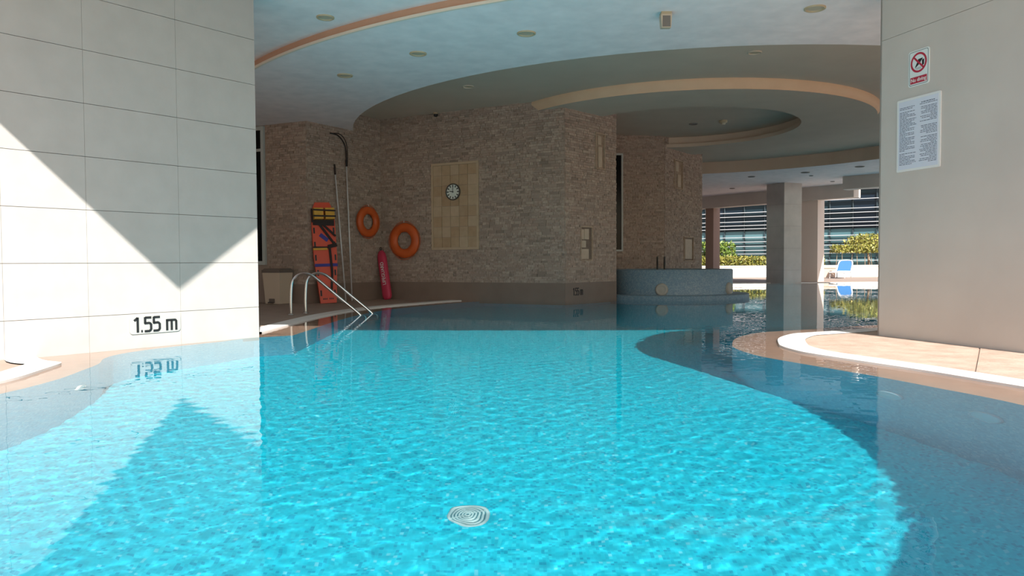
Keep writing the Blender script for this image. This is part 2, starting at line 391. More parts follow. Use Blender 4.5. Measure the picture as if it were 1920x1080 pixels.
jp = P(1827, 702, ZD); dr = (P(1836, 657, ZD) - jp).normalized(); jn = Vector((-dr.y, dr.x, 0))
slab_cut('paving_slab', pen, [(jp + jn * s, dr) for s in (-3.2, -1.6, 0.0, 1.6, 3.2, 4.8)])

# water surface: fine near the camera, coarser far away, real ripples
def ripples(x, y):
    g = np.random.default_rng(3); z = np.zeros_like(x)
    for i in range(60):
        lam = 0.055 * (3.6 ** g.random()); a = g.random() * 2 * math.pi; k = 2 * math.pi / lam
        amp = 0.00100 / k
        z += amp * np.sin(k * (x * math.cos(a) + y * math.sin(a)) + g.random() * 6.28)
    return z
ys = [0.0]
while ys[-1] < 25.8: ys.append(ys[-1] + max(0.022, 0.0052 * (ys[-1] - 1.0)))
ys = np.array(ys)
def inside(px, py, loop):
    c = np.zeros(px.shape, bool); n = len(loop)
    for i in range(n):
        x0, y0 = loop[i]; x1, y1 = loop[(i + 1) % n]
        if y0 == y1: continue
        h = ((y0 > py) != (y1 > py)) & (px < (x1 - x0) * (py - y0) / (y1 - y0) + x0); c ^= h
    return c
WMAR = offset(EDGE, [(w + 0.12) * SGN for w in TANW])
NEARW = [(-3.8, 4.0), (-3.6, 2.0), (-3.0, -1.8), (3.4, -1.8), (4.6, 2.0), (4.9, 5.5), (4.0, 7.0)]
blocks = [(-1.8, 1.4, -3.9, 5.2, 0.03), (1.4, 6.4, -3.9, 5.2, 0.0155), (6.4, 9.2, -3.9, 5.2, 0.022), (9.2, 16.2, -2.9, 13.9, 0.04), (16.2, 25.9, 1.9, 13.9, 0.06)]
V = []; Fq = []
for (ya, yb, xa, xb, st) in blocks:
    nx = int((xb - xa) / st) + 1; ny = int((yb - ya) / st) + 1
    X, Y = np.meshgrid(np.linspace(xa, xb, nx), np.linspace(ya, yb, ny)); Z = ripples(X, Y)
    ins = inside(X, Y, WMAR) | inside(X, Y, NEARW); q = ins[:-1, :-1] | ins[1:, :-1] | ins[:-1, 1:] | ins[1:, 1:]
    idx = np.arange(nx * ny).reshape(ny, nx) + len(V)
    Fq += np.stack([idx[:-1, :-1][q], idx[:-1, 1:][q], idx[1:, 1:][q], idx[1:, :-1][q]], 1).tolist()
    V += np.stack([X.ravel(), Y.ravel(), Z.ravel()], 1).tolist()
me = bpy.data.meshes.new('water'); me.from_pydata(V, [], Fq); me.polygons.foreach_set('use_smooth', [True] * len(Fq)); me.update()
bm = bmesh.new(); bm.from_mesh(me); bmesh.ops.delete(bm, geom=[v for v in bm.verts if not v.link_faces], context='VERTS'); bm.to_mesh(me); bm.free()
wm = bpy.data.materials.new('water'); wm.use_nodes = True; nt = wm.node_tree; nt.nodes.clear()
g = nt.nodes.new('ShaderNodeBsdfGlass'); g.inputs['IOR'].default_value = 1.333; g.inputs['Roughness'].default_value = 0; g.inputs['Color'].default_value = (0.985, 1, 1, 1)
o_ = nt.nodes.new('ShaderNodeOutputMaterial'); nt.links.new(g.outputs[0], o_.inputs[0])
me.materials.append(wm); water = bpy.data.objects.new('water', me); COL.objects.link(water)
tag(water, 'clear rippled turquoise water filling the swimming pool', 'water', kind='stuff'); water.cycles.is_caustics_caster = True

# ------------------------------------------------------------------ roof and ceiling
Z_N, Z_A, Z_R, Z_D, Z_O = 3.535, 3.42, 3.76, 3.59, 3.85
ROOF = [(14.5, 3.87), (-1.615, 4.62), (-1.885, 3.21), (-3.375, 3.81), (-9.3, 6.2), (-9.3, 26), (5.0, 34.2), (6.3, 33.6), (11.86, 26.2), (12.4, 24.6), (12.5, 20.0), (14.5, 12.0)]
R1, R2, R3, R4 = 9.26, 6.91, 3.82, 2.43
arcA = circle(CC, R1, 90, math.radians(-155), math.radians(-20), True)     # where the lowered ring begins
near = [(14.5, 3.87), (-1.615, 4.62), (-1.885, 3.21), (-3.375, 3.81), (-9.3, 6.2), (-9.3, arcA[0][1])] + arcA + [(14.5, arcA[-1][1])]
mb = MB(); vs, fs = flat([near], Z_N, up=False); mb.add(vs, fs)
vs, fs = band(ROOF, Z_A - 0.0, 4.5, flip=False); 
rb = [(p[0], p[1]) for p in ROOF]
vs, fs = band(rb, Z_N, 4.5); mb.add(vs, fs); vs, fs = flat([rb], 4.5); mb.add(vs, fs)
ceiling = tag(mb.build('ceiling', 'paint_white'), 'white painted covered terrace ceiling and roof slab', 'ceiling', kind='structure')
far = [(-9.3, arcA[0][1])] + arcA + [(14.5, arcA[-1][1]), (14.5, 12.0), (12.5, 20.0), (12.4, 24.6), (11.86, 26.2), (6.3, 33.6), (5.0, 34.2), (-9.3, 26)]
c2, c3, c4 = circle(CC, R2), circle(CC, R3), circle(CC, R4)
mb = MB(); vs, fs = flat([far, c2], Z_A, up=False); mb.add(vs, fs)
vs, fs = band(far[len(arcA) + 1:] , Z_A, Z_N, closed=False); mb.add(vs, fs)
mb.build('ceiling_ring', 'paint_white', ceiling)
mb = MB(); vs, fs = band(arcA, Z_A + 0.028, Z_N, closed=False); mb.add(vs, fs); mb.build('cove_band', 'paint_tan', ceiling)
lip = circle(CC, R1 + 0.03, 90, math.radians(-155), math.radians(-20), True)
mb = MB(); m_ = len(arcA)
mb.add([(p[0], p[1], Z_A - 0.004) for p in arcA] + [(p[0], p[1], Z_A - 0.004) for p in lip] + [(p[0], p[1], Z_A + 0.028) for p in lip] + [(p[0], p[1], Z_A + 0.028) for p in arcA],
       [q for i in range(m_ - 1) for q in ((i, i + 1, i + 1 + m_, i + m_), (i + m_, i + 1 + m_, i + 1 + 2 * m_, i + 2 * m_), (i + 2 * m_, i + 1 + 2 * m_, i + 1 + 3 * m_, i + 3 * m_))])
mb.build('cove_lip', 'paint_cream', ceiling)
mb = MB(); vs, fs = band(c2, Z_A, Z_R, flip=True); mb.add(vs, fs); vs, fs = flat([c2, c3], Z_R, up=False); mb.add(vs, fs)
mb.build('recess_ceiling', 'paint_taupe', ceiling)
mb = MB()
prof = [(R3 + 0.06, Z_R), (R3 + 0.06, Z_R - 0.05), (R3 + 0.03, Z_R - 0.10), (R3, Z_D + 0.02), (R3, Z_D)]
mb.lathe(prof, 96, Matrix.Translation((CC[0], CC[1], 0))); mb.build('cove_band', 'paint_sand', ceiling)
mb = MB(); vs, fs = flat([c3, c4], Z_D, up=False); mb.add(vs, fs); mb.build('drum_ceiling', 'paint_taupe', ceiling)
c5 = circle(CC, R4 + 0.12)
mb = MB(); vs, fs = band(c4, Z_D, Z_D + 0.08, flip=True); mb.add(vs, fs); vs, fs = flat([c5, c4], Z_D + 0.08, up=True); mb.add(vs, fs)
vs, fs = band(c5, Z_D + 0.08, Z_O, flip=True); mb.add(vs, fs); vs, fs = flat([c5], Z_O, up=False); mb.add(vs, fs); mb.build('dome_ceiling', 'paint_taupe', ceiling)

# ------------------------------------------------------------------ left pier
def pier(name, F_, u0, u1, thick, ztop, m):
    a = F_.pt(u0, 0); b = F_.pt(u1, 0); c = b - F_.n * thick; d = a - F_.n * thick
    return MB().prism([(q.x, q.y) for q in (a, b, c, d)], -DEPTH, ztop).build(name, m)
LT = 0.55
wall_left = tag(pier('wall_left', Face(FL.pt(0, 0, -0.03), FL.pt(FL.len, 0, -0.03)), -2.0, FL.len - 0.03, LT - 0.03, 3.58, 'joint'), kind='structure')
zr = [-0.3, 0.312, 0.768, 1.222, 1.675, 2.125, 2.576, 3.03, 3.58]; ur = [-2.0, -0.78, 0.037, 0.669, 1.484, FL.len]
for i in range(len(zr) - 1):
    for j in range(len(ur) - 1):
        mb = MB(); gp = 0.002; gv = 0.0011
        mb.box((ur[j] + gv, 0, zr[i] + gp), (ur[j + 1] - (gv if j < len(ur) - 2 else 0), 0.03, zr[i + 1] - gp))
        mb.build('slab', 'limestone', wall_left, FL.mat(0, 0))
FLe = Face(FL.pt(FL.len, 0), FL.pt(FL.len, 0) - FL.n * LT)
for i in range(len(zr) - 1):
    MB().box((0.004, 0, zr[i] + 0.0028), (LT, 0.03, zr[i + 1] - 0.0028)).build('slab', 'limestone', wall_left, FLe.mat(0, 0))

# ------------------------------------------------------------------ right pier
RT = 0.62
wall_right = tag(pier('wall_right', Face(FR.pt(0, 0, -0.02), FR.pt(FR.len, 0, -0.02)), 0.02, FR.len, RT, 3.58, 'stain'), kind='structure')
for z0, z1 in ((ZD - 0.006, 2.887), (2.8905, 3.58)):
    MB().box((0, 0, z0), (FR.len, 0.025, z1)).build('panel', 'plaster', wall_right, FR.mat(0, 0))
FRe = Face(FR.pt(0, 0) - FR.n * RT, FR.pt(0, 0))
MB().box((0, 0, ZD - 0.006), (RT, 0.02, 3.58)).build('panel', 'plaster', wall_right, FRe.mat(0, 0))

# ------------------------------------------------------------------ stone clad building behind
core = WP + [(5.3, 24.5), (-9, 24.5)]
zb = 0.37
def brick_proto():
    return MB().add([(0, 0, 0), (1, 0, 0), (1, 0, 1), (0, 0, 1), (0, 1, 0), (1, 1, 0), (1, 1, 1), (0, 1, 1)], [(0, 1, 2, 3), (1, 5, 6, 2), (4, 0, 3, 7), (3, 2, 6, 7), (4, 5, 1, 0)]).mesh('stone')
brick_me = brick_proto(); brick_me.materials.append(MT['stone'])
def clad(wall, faces, holes, ztop=3.9):
    st = []
    for F_ in faces:
        z = zb
        while z < ztop:
            h = random.choice((0.036, 0.045, 0.045, 0.055)); u = -random.random() * 0.1
            while u < F_.len:
                l = random.uniform(0.055, 0.19); a, b = max(u, 0), min(u + l, F_.len); u += l
                if b - a < 0.02: continue
                if any(Fh is F_ and a < h1[1] and b > h1[0] and z < h1[3] and z + h > h1[2] for Fh, h1 in holes):
                    # trim against the opening
                    ok = True
                    for Fh, h1 in holes:
                        if Fh is F_ and z < h1[3] - 0.01 and z + h > h1[2] + 0.01:
                            if a < h1[0] < b: b = h1[0]
                            elif a < h1[1] < b: a = h1[1]
                            elif h1[0] <= a and b <= h1[1]: ok = False
                    if not ok or b - a < 0.02: continue
                st.append((F_, a + 0.002, b - 0.002, z + 0.002, z + h - 0.002, random.uniform(0.008, 0.020)))
            z += h
    st.sort(key=lambda q: -(q[2] - q[1]) * (q[4] - q[3]) * (1 if q[4] < 3.7 else 0.1))
    for F_, a, b, z0, z1, p in st[:300]:
        o = bpy.data.objects.new('stone', brick_me); COL.objects.link(o); o.parent = wall
        o.matrix_local = F_.mat(a, z0, p) @ Matrix.Diagonal((b - a, p + 0.004, z1 - z0, 1))
    mb = MB()
    for F_, a, b, z0, z1, p in st[300:]:
        q = [F_.pt(a, z0, p), F_.pt(b, z0, p), F_.pt(b, z1, p), F_.pt(a, z1, p), F_.pt(a, z0, -0.004), F_.pt(b, z0, -0.004), F_.pt(b, z1, -0.004), F_.pt(a, z1, -0.004)]
        mb.add(q, [(0, 1, 2, 3), (1, 5, 6, 2), (4, 0, 3, 7), (3, 2, 6, 7), (4, 5, 1, 0)])
    o = mb.build('stone_cladding', 'stone', wall); o['kind'] = 'stuff'
    for F_ in faces:      # plain stone plinth at the foot of the wall
        MB().box((-0.005, -0.012, -0.6), (F_.len + 0.005, 0.02, zb)).build('base_course', 'base_stone', wall, F_.mat(0, 0))
# openings / inset panels (u0, u1, z0, z1)
def rect(F_, x0, y0, x1, y1):
    a = F_.px(x0, y0); b = F_.px(x1, y1); c = F_.px(x0, y1); d = F_.px(x1, y0)
    return [(a[0] + c[0]) / 2, (b[0] + d[0]) / 2, (b[1] + c[1]) / 2, (a[1] + d[1]) / 2]
H_clock = rect(F_main, 810, 304.5, 898.5, 468)
H_k1 = rect(F_K, 1087, 424, 1110, 489); H_k2 = rect(F_K, 1115, 250, 1133, 318)
H_51 = rect(F_5, 1263, 300, 1279, 355); H_52 = rect(F_5, 1281, 444, 1299, 490)
H_w2 = [0.02, F_in.px(1167, 380)[0], 1.02, 3.40]
wall_back = tag(MB().prism([WP[3], WP[4], (0.9, 17.0), (-2.0, 18.0)], -0.6, 4.0).build('wall_back', 'mortar'), kind='structure')
wall_bl = tag(MB().prism([WP[0], WP[1], WP[2], WP[3], (-2.0, 18.0), (-9, 20)], -0.6, 4.0).build('wall_back_left', 'mortar'), kind='structure')
wall_br = tag(MB().prism([WP[4], WP[5], WP[6], WP[7], WP[8], (5.3, 24.5), (0, 24.5), (0.9, 17.0)], -0.6, 4.0).build('wall_back_right', 'mortar'), kind='structure')
clad(wall_bl, [F_1, F_2], [])
clad(wall_back, [F_main], [(F_main, H_clock)])
clad(wall_br, [F_K, F_in, F_5], [(F_K, H_k1), (F_K, H_k2), (F_5, H_51), (F_5, H_52), (F_in, H_w2)])
MB().box((0, -0.012, -0.2), (F_win.len - 1.35, 0.02, 4.0)).build('base_course', 'base_stone', wall_bl, F_win.mat(0, 0))
wall_side = tag(MB().box((-9.3, 6.4, -0.2), (-9.0, 20, 3.6)).build('wall_left_blocker', 'plaster'), kind='structure')  # unseen wall added to shut out light and keep the back dark

# windows
def window(name, F_, u0, u1, z0, z1, fr, transoms=(), mull=()):
    w = bpy.data.objects.new(name, None); COL.objects.link(w); w.matrix_world = F_.mat(u0, z0); tag(w, kind='structure')
    W_, Hh = u1 - u0, z1 - z0
    for lo, hi in (((0, -0.05, 0), (fr, 0.02, Hh)), ((W_ - fr, -0.05, 0), (W_, 0.02, Hh)), ((fr, -0.05, 0), (W_ - fr, 0.02, fr)), ((fr, -0.05, Hh - fr), (W_ - fr, 0.02, Hh))):
        MB().box(lo, hi).build('window_frame', 'frame_white', w)
    zs = [fr] + [t - z0 for t in transoms] + [Hh - fr]; us = [fr] + [m_ - u0 for m_ in mull] + [W_ - fr]
    for t in transoms: MB().box((fr, -0.045, t - z0 - 0.025), (W_ - fr, 0.02, t - z0 + 0.025)).build('transom', 'frame_white', w)
    for m_ in mull: MB().box((m_ - u0 - 0.025, -0.04, fr), (m_ - u0 + 0.025, 0.02, Hh - fr)).build('mullion', 'frame_white', w)
    for i in range(len(zs) - 1):
        for j in range(len(us) - 1):
            MB().box((us[j] + 0.005, -0.02, zs[i] + 0.005), (us[j + 1] - 0.005, 0.015, zs[i + 1] - 0.005)).build('pane', 'glass_dark', w)
    return w
window('window_1', F_win, F_win.len - 1.35, F_win.len - 0.02, 0.74, 3.40, 0.07, transoms=(2.95,), mull=(F_win.len - 0.7,))
window('window_2', F_in, H_w2[0], H_w2[1], H_w2[2], H_w2[3], 0.04)

# ------------------------------------------------------------------ tiled panel with the clock
u0, u1, z0, z1 = H_clock
pn = thing('tile_panel', 'tall framed panel of tan square tiles set into the stone wall behind the clock', 'tile panel', F_main.mat(u0, z0))
Wd, Hh = u1 - u0, z1 - z0
MB().box((0, -0.003, 0), (Wd, 0.02, Hh)).build('backing', 'mortar', pn)
fr = 0.045
for lo, hi in (((0, -0.03, 0), (fr, 0, Hh)), ((Wd - fr, -0.03, 0), (Wd, 0, Hh)), ((fr, -0.03, 0), (Wd - fr, 0, fr)), ((fr, -0.03, Hh - fr), (Wd - fr, 0, Hh))):
    MB().box(lo, hi).build('frame_strip', 'tile_light', pn)
tw, th_ = (Wd - 2 * fr) / 5, (Hh - 2 * fr) / 8
pale = {(7, 2), (4, 4) if False else (3, 2), (6, 4), (2, 4), (1, 1), (0, 3)}
for i in range(8):
    for j in range(5):
        MB().box((fr + j * tw + 0.003, -0.014 - random.random() * 0.004, fr + i * th_ + 0.003), (fr + (j + 1) * tw - 0.003, 0, fr + (i + 1) * th_ - 0.003)).build('tile', 'tile_light' if (i, j) in pale else 'tile_tan', pn)
cu_, cz = F_main.px(851, 360)
ck = thing('wall_clock', 'round white wall clock with dark rim hung on the tan tile panel', 'clock', F_main.mat(cu_, cz, 0.02))
rot = Matrix.Rotation(math.pi / 2, 4, 'X')   # z -> -y (out of the wall)
cr = 0.165
MB().lathe([(0, 0), (cr, 0), (cr, 0.03), (cr - 0.008, 0.036), (cr - 0.018, 0.03), (cr - 0.018, 0.015), (0, 0.015)], 40, rot, False).build('rim', 'dark', ck)
dial = MB().lathe([(cr - 0.02, 0.018), (0.001, 0.018)], 40, rot).build('dial', 'clock_face', ck)
for h in range(12):
    a = h * math.pi / 6
    mb = MB(); mb.box((-0.010, -0.0215, cr * 0.60), (0.010, -0.018, cr * 0.84), Matrix.Rotation(a, 4, 'Y')); mb.build('hour_mark', 'black', dial)
MB().box((-0.007, -0.026, -0.02), (0.007, -0.023, cr * 0.48), Matrix.Rotation(math.radians(-80), 4, 'Y')).build('hour_hand', 'black', ck)
MB().box((-0.005, -0.029, -0.02), (0.005, -0.026, cr * 0.68), Matrix.Rotation(math.radians(4), 4, 'Y')).build('minute_hand', 'black', ck)

# small relief panels in the right-hand faces
def relief(F_, H_, label, pales):
    u0, u1, z0, z1 = H_; t = thing('relief_panel', label, 'tile panel', F_.mat(u0, z0)); w, h = u1 - u0, z1 - z0
    MB().box((0, 0.0, 0), (w, 0.02, h)).build('backing', 'panel_stone', t)
    for lo, hi in (((0, -0.03, 0), (0.025, 0, h)), ((w - 0.025, -0.03, 0), (w, 0, h)), ((0.025, -0.03, 0), (w - 0.025, 0, 0.025)), ((0.025, -0.03, h - 0.025), (w - 0.025, 0, h))):
        MB().box(lo, hi).build('frame_strip', 'panel_stone', t)
    for a, b, c, d in pales:
        MB().box((a * w, -0.016, c * h), (b * w, 0, d * h)).build('tile', 'tile_pale', t)
relief(F_K, H_k1, 'small framed stone relief panel low on wall above the depth mark', [(0.12, 0.68, 0.05, 0.34), (0.34, 0.70, 0.62, 0.92), (0.1, 0.3, 0.62, 0.9), (0.12, 0.45, 0.38, 0.58)])
relief(F_K, H_k2, 'small framed stone relief panel high on wall above the depth mark', [(0.35, 0.72, 0.05, 0.62), (0.3, 0.62, 0.68, 0.92)])
relief(F_5, H_51, 'small framed stone relief panel high on wall behind the round spa', [(0.45, 0.8, 0.08, 0.5), (0.2, 0.55, 0.6, 0.93)])
relief(F_5, H_52, 'small framed stone relief panel low on wall behind the round spa', [(0.15, 0.85, 0.1, 0.9)])

# ------------------------------------------------------------------ depth marks
def depth_glyphs(h, wd, st, depth=0.004):
    """'1.55 m' drawn with square-cut strokes, height h, total width wd"""
    G = {'1': (0.42, [((0.30, 0), (0.30, 1)), ((0.06, 0.78), (0.30, 0.97))]), '.': (0.30, [((0.12, 0.07), (0.22, 0.07))]),
         '5': (0.62, [((0.54, 0.96), (0.10, 0.96)), ((0.10, 1), (0.10, 0.56)), ((0.06, 0.58), (0.42, 0.60)), ((0.40, 0.60), (0.52, 0.50)), ((0.52, 0.52), (0.52, 0.14)), ((0.52, 0.16), (0.42, 0.05)), ((0.44, 0.05), (0.06, 0.05))]),
         ' ': (0.34, []), 'm': (0.86, [((0.10, 0), (0.10, 0.76)), ((0.06, 0.70), (0.72, 0.70)), ((0.44, 0.70), (0.44, 0)), ((0.70, 0.72), (0.79, 0.60)), ((0.78, 0.64), (0.78, 0))])}
    tot = sum(G[c][0] for c in '1.55 m'); k = wd / tot; x = -wd / 2; mb = MB()
    for c in '1.55 m':
        for (a, b) in G[c][1]:
            A = Vector((x + a[0] * k, 0, (a[1] - 0.5) * h)); B_ = Vector((x + b[0] * k, 0, (b[1] - 0.5) * h)); d = (B_ - A).normalized(); n_ = Vector((-d.z, 0, d.x)) * st / 2
            mb.plate([((A - n_).x, (A - n_).z), ((B_ - n_).x, (B_ - n_).z), ((B_ + n_).x, (B_ + n_).z), ((A + n_).x, (A + n_).z)], -depth, 0)
        x += G[c][0] * k
    return mb
us, zs = FL.px(291, 607)
dm = thing('depth_sign', 'pale rounded depth plate reading 1.55 m on the limestone pier', 'sign', FL.mat(us, zs))
pw, ph = 0.47, 0.165
def rrect(w, h, r, n=5):
    out = []
    for cx, cy, a0 in ((w / 2 - r, h / 2 - r, 0), (-w / 2 + r, h / 2 - r, 90), (-w / 2 + r, -h / 2 + r, 180), (w / 2 - r, -h / 2 + r, 270)):
        for k in range(n + 1):
            a = math.radians(a0 + 90 * k / n); out.append((cx + r * math.cos(a), cy + r * math.sin(a)))
    return out
MB().plate(rrect(pw, ph, 0.03), -0.010, 0.0).build('plate', 'plate', dm)
depth_glyphs(0.135, 0.405, 0.0205).build('lettering', 'black', dm, Vector((0, -0.010, 0.0)))
us, zs = F_K.px(1082.5, 546.5)
dm2 = thing('depth_mark', 'black depth mark 1.55 m painted on the brown plinth of the stone wall', 'sign', F_K.mat(us, zs, 0.013))
depth_glyphs(0.14, 0.30, 0.017).build('lettering', 'black', dm2, Vector((0, -0.001, 0.0)))

# ------------------------------------------------------------------ signs on the right pier
def quad_on(F_, c, off=0.0):
    q = [F_.px(x, y) for x, y in c]; u = sum(a[0] for a in q) / 4; z = sum(a[1] for a in q) / 4
    w = ((q[1][0] - q[0][0]) + (q[2][0] - q[3][0])) / 2; h = ((q[0][1] - q[3][1]) + (q[1][1] - q[2][1])) / 2
    return u, z, w, h
u, z, w, h = quad_on(FR, [(1704.5, 97), (1745, 88), (1742, 156), (1705, 164)])
sg = thing('no_diving_sign', 'white no diving sign with red ring and red caption bar on the plaster pier', 'sign', FR.mat(u, z))
MB().plate(rrect(w, h, 0.02), -0.008, 0).build('plate', 'sign_white', sg)
def ringp(ro, ri, y0, y1, n=40, cz=0.0, sx=1.0):
    mb = MB(); vs = []
    for r, y in ((ro, y1), (ro, y0), (ri, y0), (ri, y1)):
        for k in range(n): a = 2 * math.pi * k / n; vs.append((r * sx * math.cos(a), y, cz + r * math.sin(a)))
    mb.add(vs, [(i * n + k, i * n + (k + 1) % n, (i + 1) * n + (k + 1) % n, (i + 1) * n + k) for i in range(3) for k in range(n)]); return mb
inn, out_ = rrect(w - 0.028, h - 0.028, 0.015), rrect(w - 0.020, h - 0.020, 0.018)
mb = MB(); nn = len(inn); mb.add([(p[0], -0.0085, p[1]) for p in inn] + [(p[0], -0.0085, p[1]) for p in out_], [(i, (i + 1) % nn, (i + 1) % nn + nn, i + nn) for i in range(nn)]); mb.build('border', 'black', sg)
rr = w * 0.39; rz = h * 0.14
ringp(rr, rr * 0.80, -0.0095, -0.007, cz=rz).build('red_ring', 'red', sg)
mb = MB(); mb.box((-rr * 0.85, -0.0105, -rr * 0.09), (rr * 0.85, -0.008, rr * 0.09), Matrix.Translation((0, 0, rz)) @ Matrix.Rotation(math.radians(45), 4, 'Y')); mb.build('red_bar', 'red', sg)
mb = MB(); mb.plate([(-rr * 0.45, rz - rr * 0.42), (-rr * 0.38, rz - rr * 0.46), (0.0, rz - 0.02), (rr * 0.5, rz + rr * 0.3), (rr * 0.46, rz + rr * 0.36), (-rr * 0.05, rz + 0.03), (-rr * 0.2, rz - 0.0)], -0.0092, -0.007)
mb.plate([(rr * 0.42, rz - rr * 0.42), (rr * 0.66, rz - rr * 0.30), (rr * 0.66, rz + rr * 0.22), (rr * 0.42, rz + rr * 0.18)], -0.0092, -0.007)
for k in range(3): mb.plate([(-rr * 0.5 + k * 0.01, rz - rr * (0.52 + k * 0.08)), (rr * 0.3, rz - rr * (0.50 + k * 0.08)), (rr * 0.3, rz - rr * (0.485 + k * 0.08)), (-rr * 0.5 + k * 0.01, rz - rr * (0.505 + k * 0.08))], -0.0092, -0.007)
mb.build('diver_pictogram', 'black', sg)
cz_ = -h * 0.335
capb = MB().plate([(-w * 0.40, cz_ - h * 0.09), (w * 0.40, cz_ - h * 0.09), (w * 0.40, cz_ + h * 0.09), (-w * 0.40, cz_ + h * 0.09)], -0.0095, -0.007).build('caption_bar', 'red', sg)
mesh_obj('lettering', text_mesh('No diving', h * 0.15, 0.002, sx=0.90, bold=0.0004), 'white', capb, Vector((0, -0.0105, cz_)))
u, z, w, h = quad_on(FR, [(1684.5, 188), (1767.5, 171), (1762, 314.5), (1682, 322)])
rb_ = thing('rules_board', 'large white board of pool rules in two columns of small print', 'sign', FR.mat(u, z))
MB().plate(rrect(w, h, 0.012), -0.010, 0).build('plate', 'white', rb_)
MB().plate([(-w * 0.46, -h * 0.47), (w * 0.46, -h * 0.47), (w * 0.46, h * 0.47), (-w * 0.46, h * 0.47)], -0.0112, -0.009).build('paper', 'paper', rb_)
mb = MB(); NL = 40
for c in (-1, 1):
    para = 0
    for k in range(NL):
        zz = h * (0.40 - 0.85 * k / NL)
        L = w * 0.40 * (random.uniform(0.85, 1.0) if para < 2 else random.uniform(0.3, 0.8)); para = (para + 1) % 3
        if k == 0: L = w * 0.30
        if random.random() < 0.12: continue
        x = -w * 0.43 if c < 0 else w * 0.43 - L
        if k == 0: x = c * w * 0.225 - L / 2
        e = x + L
        while x < e - 0.004:
            ww = min(random.uniform(0.012, 0.04), e - x); mb.box((x, -0.0118, zz), (x + ww, -0.011, zz + h * (0.0085 if k else 0.012))); x += ww + 0.006
mb.build('printed_lines', 'print', rb_)['kind'] = 'stuff'
u, z = FR.px(1765, 345)
for (x, y, s) in ((1682, 345, 0.018), (1760, 335, 0.03)):
    pass

# ------------------------------------------------------------------ ladder rails
def catline(pts, n=8): return [Vector(p) for p in catmull([tuple(p) for p in pts], n)]
lad = thing('pool_ladder', 'polished steel pool ladder with two curved handrails stepping off the deck', 'ladder', P(545.6, 590.5, ZD))
L0 = P(545.6, 590.5, ZD)
for b, wv in (((545.6, 590.5), (679, 591)), ((573, 587.5), (701, 588))):
    B = P(*b, ZD) - L0; E_ = P(*wv, 0) - L0; d = (E_ - B); d.z = 0
    hz = [(0, 0), (0.0, 0.18), (0.01, 0.38), (0.03, 0.49), (0.085, 0.565), (0.17, 0.60), (0.27, 0.585), (0.36, 0.53), (0.55, 0.365), (0.78, 0.165), (0.93, 0.035), (0.99, -0.03), (1.03, -0.12)]
    pts = [B + d * u + Vector((0, 0, z)) for u, z in hz] + [B + d * 1.05 + Vector((0, 0, zz)) for zz in (-0.4, -0.8, -1.2)]
    o = MB().tube(catline(pts, 5), 0.021, 12).build('handrail', 'steel', lad); receiver(o)
    MB().lathe([(0.0, 0.0), (0.05, 0.0), (0.05, 0.008), (0.026, 0.02), (0.021, 0.02)], 20, Matrix.Translation(B)).build('base_flange', 'steel', o)
a0 = P(679, 591, 0) - L0; a1 = P(701, 588, 0) - L0; dd = (P(679, 591, 0) - P(545.6, 590.5, ZD)); dd.z = 0
for zz in (-0.35, -0.65, -0.95):
    q0 = a0 + dd * 0.05 + Vector((0, 0, zz)); q1 = a1 + dd * 0.05 + Vector((0, 0, zz)); ax = (q1 - q0); 
    m = Matrix.Identity(4); t = ax.normalized(); nn_ = Vector((t.y, -t.x, 0))
    for i in range(3): m[i][0], m[i][1], m[i][2], m[i][3] = t[i], nn_[i], (0, 0, 1)[i], q0[i]
    receiver(MB().box((0, -0.04, -0.015), (ax.length, 0.04, 0.015), m).build('tread', 'steel', lad))

# ------------------------------------------------------------------ bin
bu = F_1.px(521, 545, 0.24)[0]; bp = F_1.pt(bu, ZD, 0.24)
bn = thing('waste_bin', 'beige pedal waste bin with dark lid standing on the deck by the window', 'bin', Matrix.Translation(bp) @ Matrix.Rotation(math.radians(-24), 4, 'Z'))
def taper(w0, d0, w1, d1, z0, z1):
    return [(-w0 / 2, -d0 / 2, z0), (w0 / 2, -d0 / 2, z0), (w0 / 2, d0 / 2, z0), (-w0 / 2, d0 / 2, z0), (-w1 / 2, -d1 / 2, z1), (w1 / 2, -d1 / 2, z1), (w1 / 2, d1 / 2, z1), (-w1 / 2, d1 / 2, z1)]
BX = [(0, 3, 2, 1), (4, 5, 6, 7), (0, 1, 5, 4), (1, 2, 6, 5), (2, 3, 7, 6), (3, 0, 4, 7)]
MB().add(taper(0.33, 0.30, 0.41, 0.36, 0, 0.58), BX).build('body', 'bin', bn)
MB().add(taper(0.43, 0.38, 0.43, 0.38, 0.58, 0.63), BX).add(taper(0.41, 0.36, 0.36, 0.30, 0.63, 0.66), BX).build('lid', 'bin_lid', bn)
MB().box((-0.08, -0.155, 0.02), (0.06, -0.148, 0.12)).build('pedal_recess', 'bin_lid', bn)
MB().box((-0.06, -0.21, 0.015), (0.04, -0.15, 0.035)).build('pedal', 'dark', bn)

# ------------------------------------------------------------------ spine board
def lean_frame(F_, x, yb, off_bottom):
    """frame for a thing standing at pixel (x, yb) on the deck and leaning on face F_"""
    q = P(x, yb, ZD); u = (q - F_.a).dot(F_.t); off = (q - F_.a).dot(F_.n); return u, off
oB = 0.30; uB = F_2.px(616, 566, oB)[0]
uT, zT = F_2.px(603, 380, 0.09)
base = F_2.pt(uB, ZD, oB); top = F_2.pt(uT, zT, 0.09)
ax = (top - base); LB = ax.length; zc = ax.normalized()
xc = (F_2.t - zc * F_2.t.dot(zc)).normalized()
